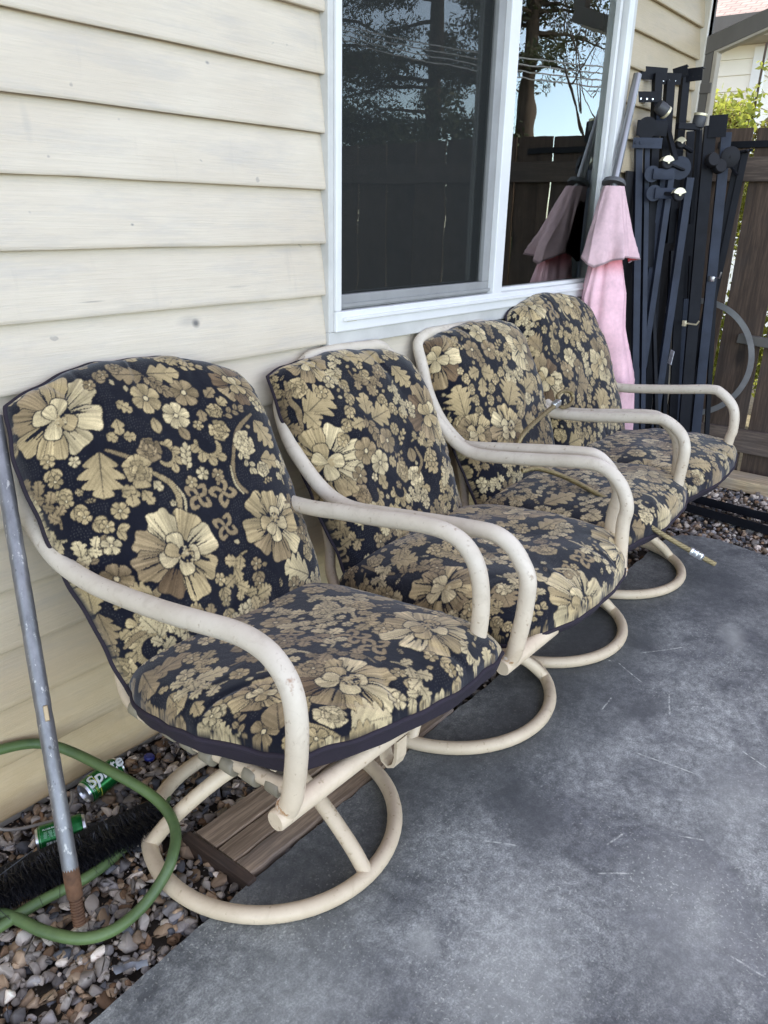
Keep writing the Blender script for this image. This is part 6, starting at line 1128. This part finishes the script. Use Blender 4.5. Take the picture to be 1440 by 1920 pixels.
for key, w_, h_, sl_, ti, yw in (('p1', .13, .045, 6, .03, .1), ('p2', .15, .055, 0, .0, .3), ('p3', .12, .05, 5, 0, .1), ('p4', .07, .05, 4, .25, -.5), ('p5', .09, .06, 0, .05, -.6)):
    mb = plate(PTS[key], w_, h_, sl_, ti, yw); f = Vector((-.78, -.62, 0)).normalized(); s = Vector((0, 0, 1)).cross(f)
    mb.build('top_bracket', m_black2, B2)
    mb = MB(); hf = Matrix.Rotation(yw, 3, 'Z') @ f; hs = Vector((0, 0, 1)).cross(hf).normalized()
    for q_ in (-.03, .0, .03): mb.lathe([(.0042, 0), (.0042, .0006), (.0003, .0006)], 10, Vector(PTS[key])+hs*q_+hf*.0018+Vector((0, 0, -.008)), hf)
    mb.build('bolt_hole', m_alu if key in ('p1', 'p3') else m_rubber, B2)
roller(B2, PTS['r1'], (.55, -.45, -.45)); mb = MB(); mb.beam(PTS['r1'], Vector(PTS['r1'])+Vector((.05, .02, -.10)), .05, .01, up=(-.78, -.62, 0), bev=.002); mb.build('roller_arm', m_black, B2)
mb = MB(); mb.lathe([(.05, -.004), (.05, .004)], 24, PTS['p6'], f); mb.beam(Vector(PTS['p6'])-s*.05, Vector(PTS['p6'])+s*.10, .07, .006, up=f, bev=.001); mb.build('gusset', m_black2, B2, 40)
B3 = frame_thing('dark steel bed frame with a roller and one slanting rail, mid stack', (4.35, -.3, 0))
for k, w_ in (('C', .044), ('G', .036)):
    mb = MB(); p, q = ext(k); a, s_, f_ = angle_bar(mb, p, q, w_, .03, yaw=.05); holes(mb, Vector(p)+a*.35, a, s_, f_, 3, .33); mb.build('rail', m_black, B3)
for k, w_, e_ in (('M1', .022, 1), ('M2', .026, 1), ('M6', .020, 0), ('M5', .026, 0)):
    mb = MB(); p, q = ext(k) if e_ else BARS[k]; angle_bar(mb, p, q, w_, .02, yaw=.2); mb.build('brace', m_black2, B3)
roller(B3, PTS['r2'], (.1, -.1, 1)); caster(B3, PTS['c3'], (-.6, -.7, .3), .024, .02, True, Vector(PTS['c3'])+Vector((.10, -.03, -.03)))
mb = MB(); mb.beam(Vector(PTS['r2'])+Vector((-.10, .07, -.03)), Vector(PTS['r2'])+Vector((-.0, .0, -.03)), .03, .03, bev=.004); mb.beam(PTS['w1'], Vector(PTS['d2'])+Vector((-.1, .1, -.05)), .03, .012, bev=.003); mb.build('roller_arm', m_black2, B3)
mb = MB(); mb.lathe([(.055, -.003), (.055, .003)], 24, PTS['p11'], f); mb.build('gusset', m_black, B3, 40)
B4 = frame_thing('wide flat dark steel bed rail with hooked end and round clamp, standing before the fence', (4.45, -.4, 0))
for k, w_, mt in (('D', .066, m_black2), ('H', .050, m_black2), ('J', .05, m_black)):
    mb = MB(); p, q = ext(k); a, s_, f_ = angle_bar(mb, p, q, w_, .03, yaw=-.15); holes(mb, Vector(p)+a*.5, a, s_, f_, 4, .3); mb.build('rail', mt, B4)
for k, w_, e_ in (('M3', .024, 0), ('M4', .028, 1), ('M7', .022, 0)):
    mb = MB(); p, q = ext(k) if e_ else BARS[k]; angle_bar(mb, p, q, w_, .02, yaw=-.1); mb.build('brace', m_black2, B4)
plate(PTS['p10'], .085, .10, 4, .05, -.4).build('top_bracket', m_black2, B4)
for k in ('d2', 'd3'):
    mb = MB(); mb.lathe([(.030, -.02), (.034, -.012), (.034, .012), (.030, .02)], 24, PTS[k], (-.6, -.7, .2)); mb.build('clamp', m_rubber, B4, 40)
mb = MB(); mb.tube([Vector(PTS['l1'])+Vector((0, .02, 0)), PTS['l1'], Vector(PTS['l1'])+Vector((-.01, -.045, 0)), Vector(PTS['l1'])+Vector((-.01, -.055, .02))], .005, 8); mb.box(Vector(PTS['l1'])+Vector((-.005, .02, 0)), (.014, .022, .03), bev=.002); mb.build('hook', m_cream, B4, 50)
B5 = frame_thing('slate steel bed rail with round disc and hook, rightmost upright in the stack', (4.6, -.4, 0))
for k, w_ in (('E', .058), ('I', .06)):
    mb = MB(); p, q = ext(k); a, s_, f_ = angle_bar(mb, p, q, w_, .03, yaw=-.2); holes(mb, Vector(p)+a*.45, a, s_, f_, 4, .28); mb.build('rail', m_black if k == 'E' else m_black2, B5)
mb = MB(); p, q = ext('N1'); angle_bar(mb, p, q, .095, .02, yaw=-.1); mb.build('rail', m_black2, B5)  # added dark bar, fills in the deep shade over the corner trim
mb = MB(); mb.lathe([(.046, -.006), (.050, -.003), (.050, .003), (.046, .006), (.007, .0065)], 30, Vector(PTS['d1'])+Vector((.05, 0, 0)), (-.75, -.65, 0)); mb.lathe([(.007, 0), (.0065, .003), (.001, .003)], 12, Vector(PTS['d1'])+Vector((.045, -.005, 0)), (-.75, -.65, 0)); mb.build('disc', m_rubber, B5, 40)
mb = MB(); mb.tube([Vector(PTS['l2'])+Vector((0, .02, -.01)), PTS['l2'], Vector(PTS['l2'])+Vector((-.01, -.03, .0)), Vector(PTS['l2'])+Vector((-.01, -.035, .03))], .005, 8); mb.box(Vector(PTS['l2'])+Vector((-.005, .012, -.008)), (.016, .034, .028), bev=.002); mb.build('hook', m_alu, B5, 50)
B6 = frame_thing('pair of narrow black angle rails leaning out to the right against the fence', (4.72, -.37, 0))
for k, w_ in (('F', .04), ('F2', .036)):
    mb = MB(); p, q = ext(k); angle_bar(mb, p, q, w_, .03, yaw=-.3); mb.build('rail', m_black2, B6)
mb = MB(); c0 = Vector(PTS['b1']); mb.beam(c0+Vector((-.02, .07, .0)), c0+Vector((-.02, -.07, .02)), .03, .012, bev=.002); mb.beam(c0+Vector((-.03, .06, -.02)), c0+Vector((-.03, -.02, -.10)), .02, .012, bev=.002)
for q_ in (-.045, .01): mb.lathe([(.007, 0), (.007, .02), (.004, .024)], 10, c0+Vector((-.03, q_, .012)), (-.8, -.5, .1))
mb.build('cross_piece', m_black2, B6)
for (x0, y0, x1, y1, lab) in ((4.33, -.12, 4.36, -.50, 0),): pass
for B_ in (B1, B2, B3, B4, B5, B6):
    for ch in B_.children: ch.location = -B_.location
# added dark sheet standing in for deep shade behind the frames and two small scraps of paper tape on them
mb = MB(); mb.box((4.46, -.040, .84), (.84, .014, 1.68), bev=.002); tag(mb.build('shade_panel', M_basic('shade_black', (.006, .006, .008), .7, bstr=0)), 'added black panel standing in for the deep shade behind the bed frames', 'panel')
mb = MB(); mb.box(Vector(PTS['tag']), (.004, .034, .075), Matrix.Rotation(R(-40), 3, 'Z') @ Matrix.Rotation(R(9), 3, 'X')); tag(mb.build('price_sticker', M_basic('peeling_paper', (.50, .51, .53), .6, var=.6, scale=60)), 'torn pale sticker on a steel rail in the middle of the stack', 'sticker')
# rails lying on the gravel
for k, (a, b_, lab) in enumerate((((4.27, -.46, .012), (4.14, -1.75, .012), 'black angle steel rail lying on gravel, nearer the fence'), ((4.12, -.52, .004), (3.95, -1.75, .004), 'black angle steel rail lying on gravel, nearer the concrete'))):
    mb = MB(); a, b_ = Vector(a), Vector(b_); mb.beam(a, b_, .060, .006, bev=.001); d_ = (b_-a).normalized(); s_ = d_.cross(Vector((0, 0, 1))); mb.beam(a+Vector((-.028, 0, .02)), b_+Vector((-.028, 0, .02)), .006, .045, bev=.001); tag(mb.build('steel_rail', m_black2), lab, 'steel rail', 'steel rails on the gravel')
# hoop hung before the fence
mb = MB(); c0 = np.array((4.87, -.25, .682)); n = 72; vs = []
for k in range(n):
    a = 6.283185*k/n
    for (r, xo) in ((.318, -.004), (.350, -.004), (.350, .004), (.318, .004)): vs.append((c0[0]+xo+.0*math.sin(a), c0[1]+r*math.cos(a), c0[2]+r*math.sin(a)))
mb.add(vs, [(k*4+j, k*4+(j+1) % 4, ((k+1) % n)*4+(j+1) % 4, ((k+1) % n)*4+j) for k in range(n) for j in range(4)])
tag(mb.build('metal_hoop', M_basic('dull_galvanised_hoop', (.30, .30, .29), .45, metal=.5, var=.3), None, 40), 'flat grey metal hoop propped against the board fence', 'hoop')
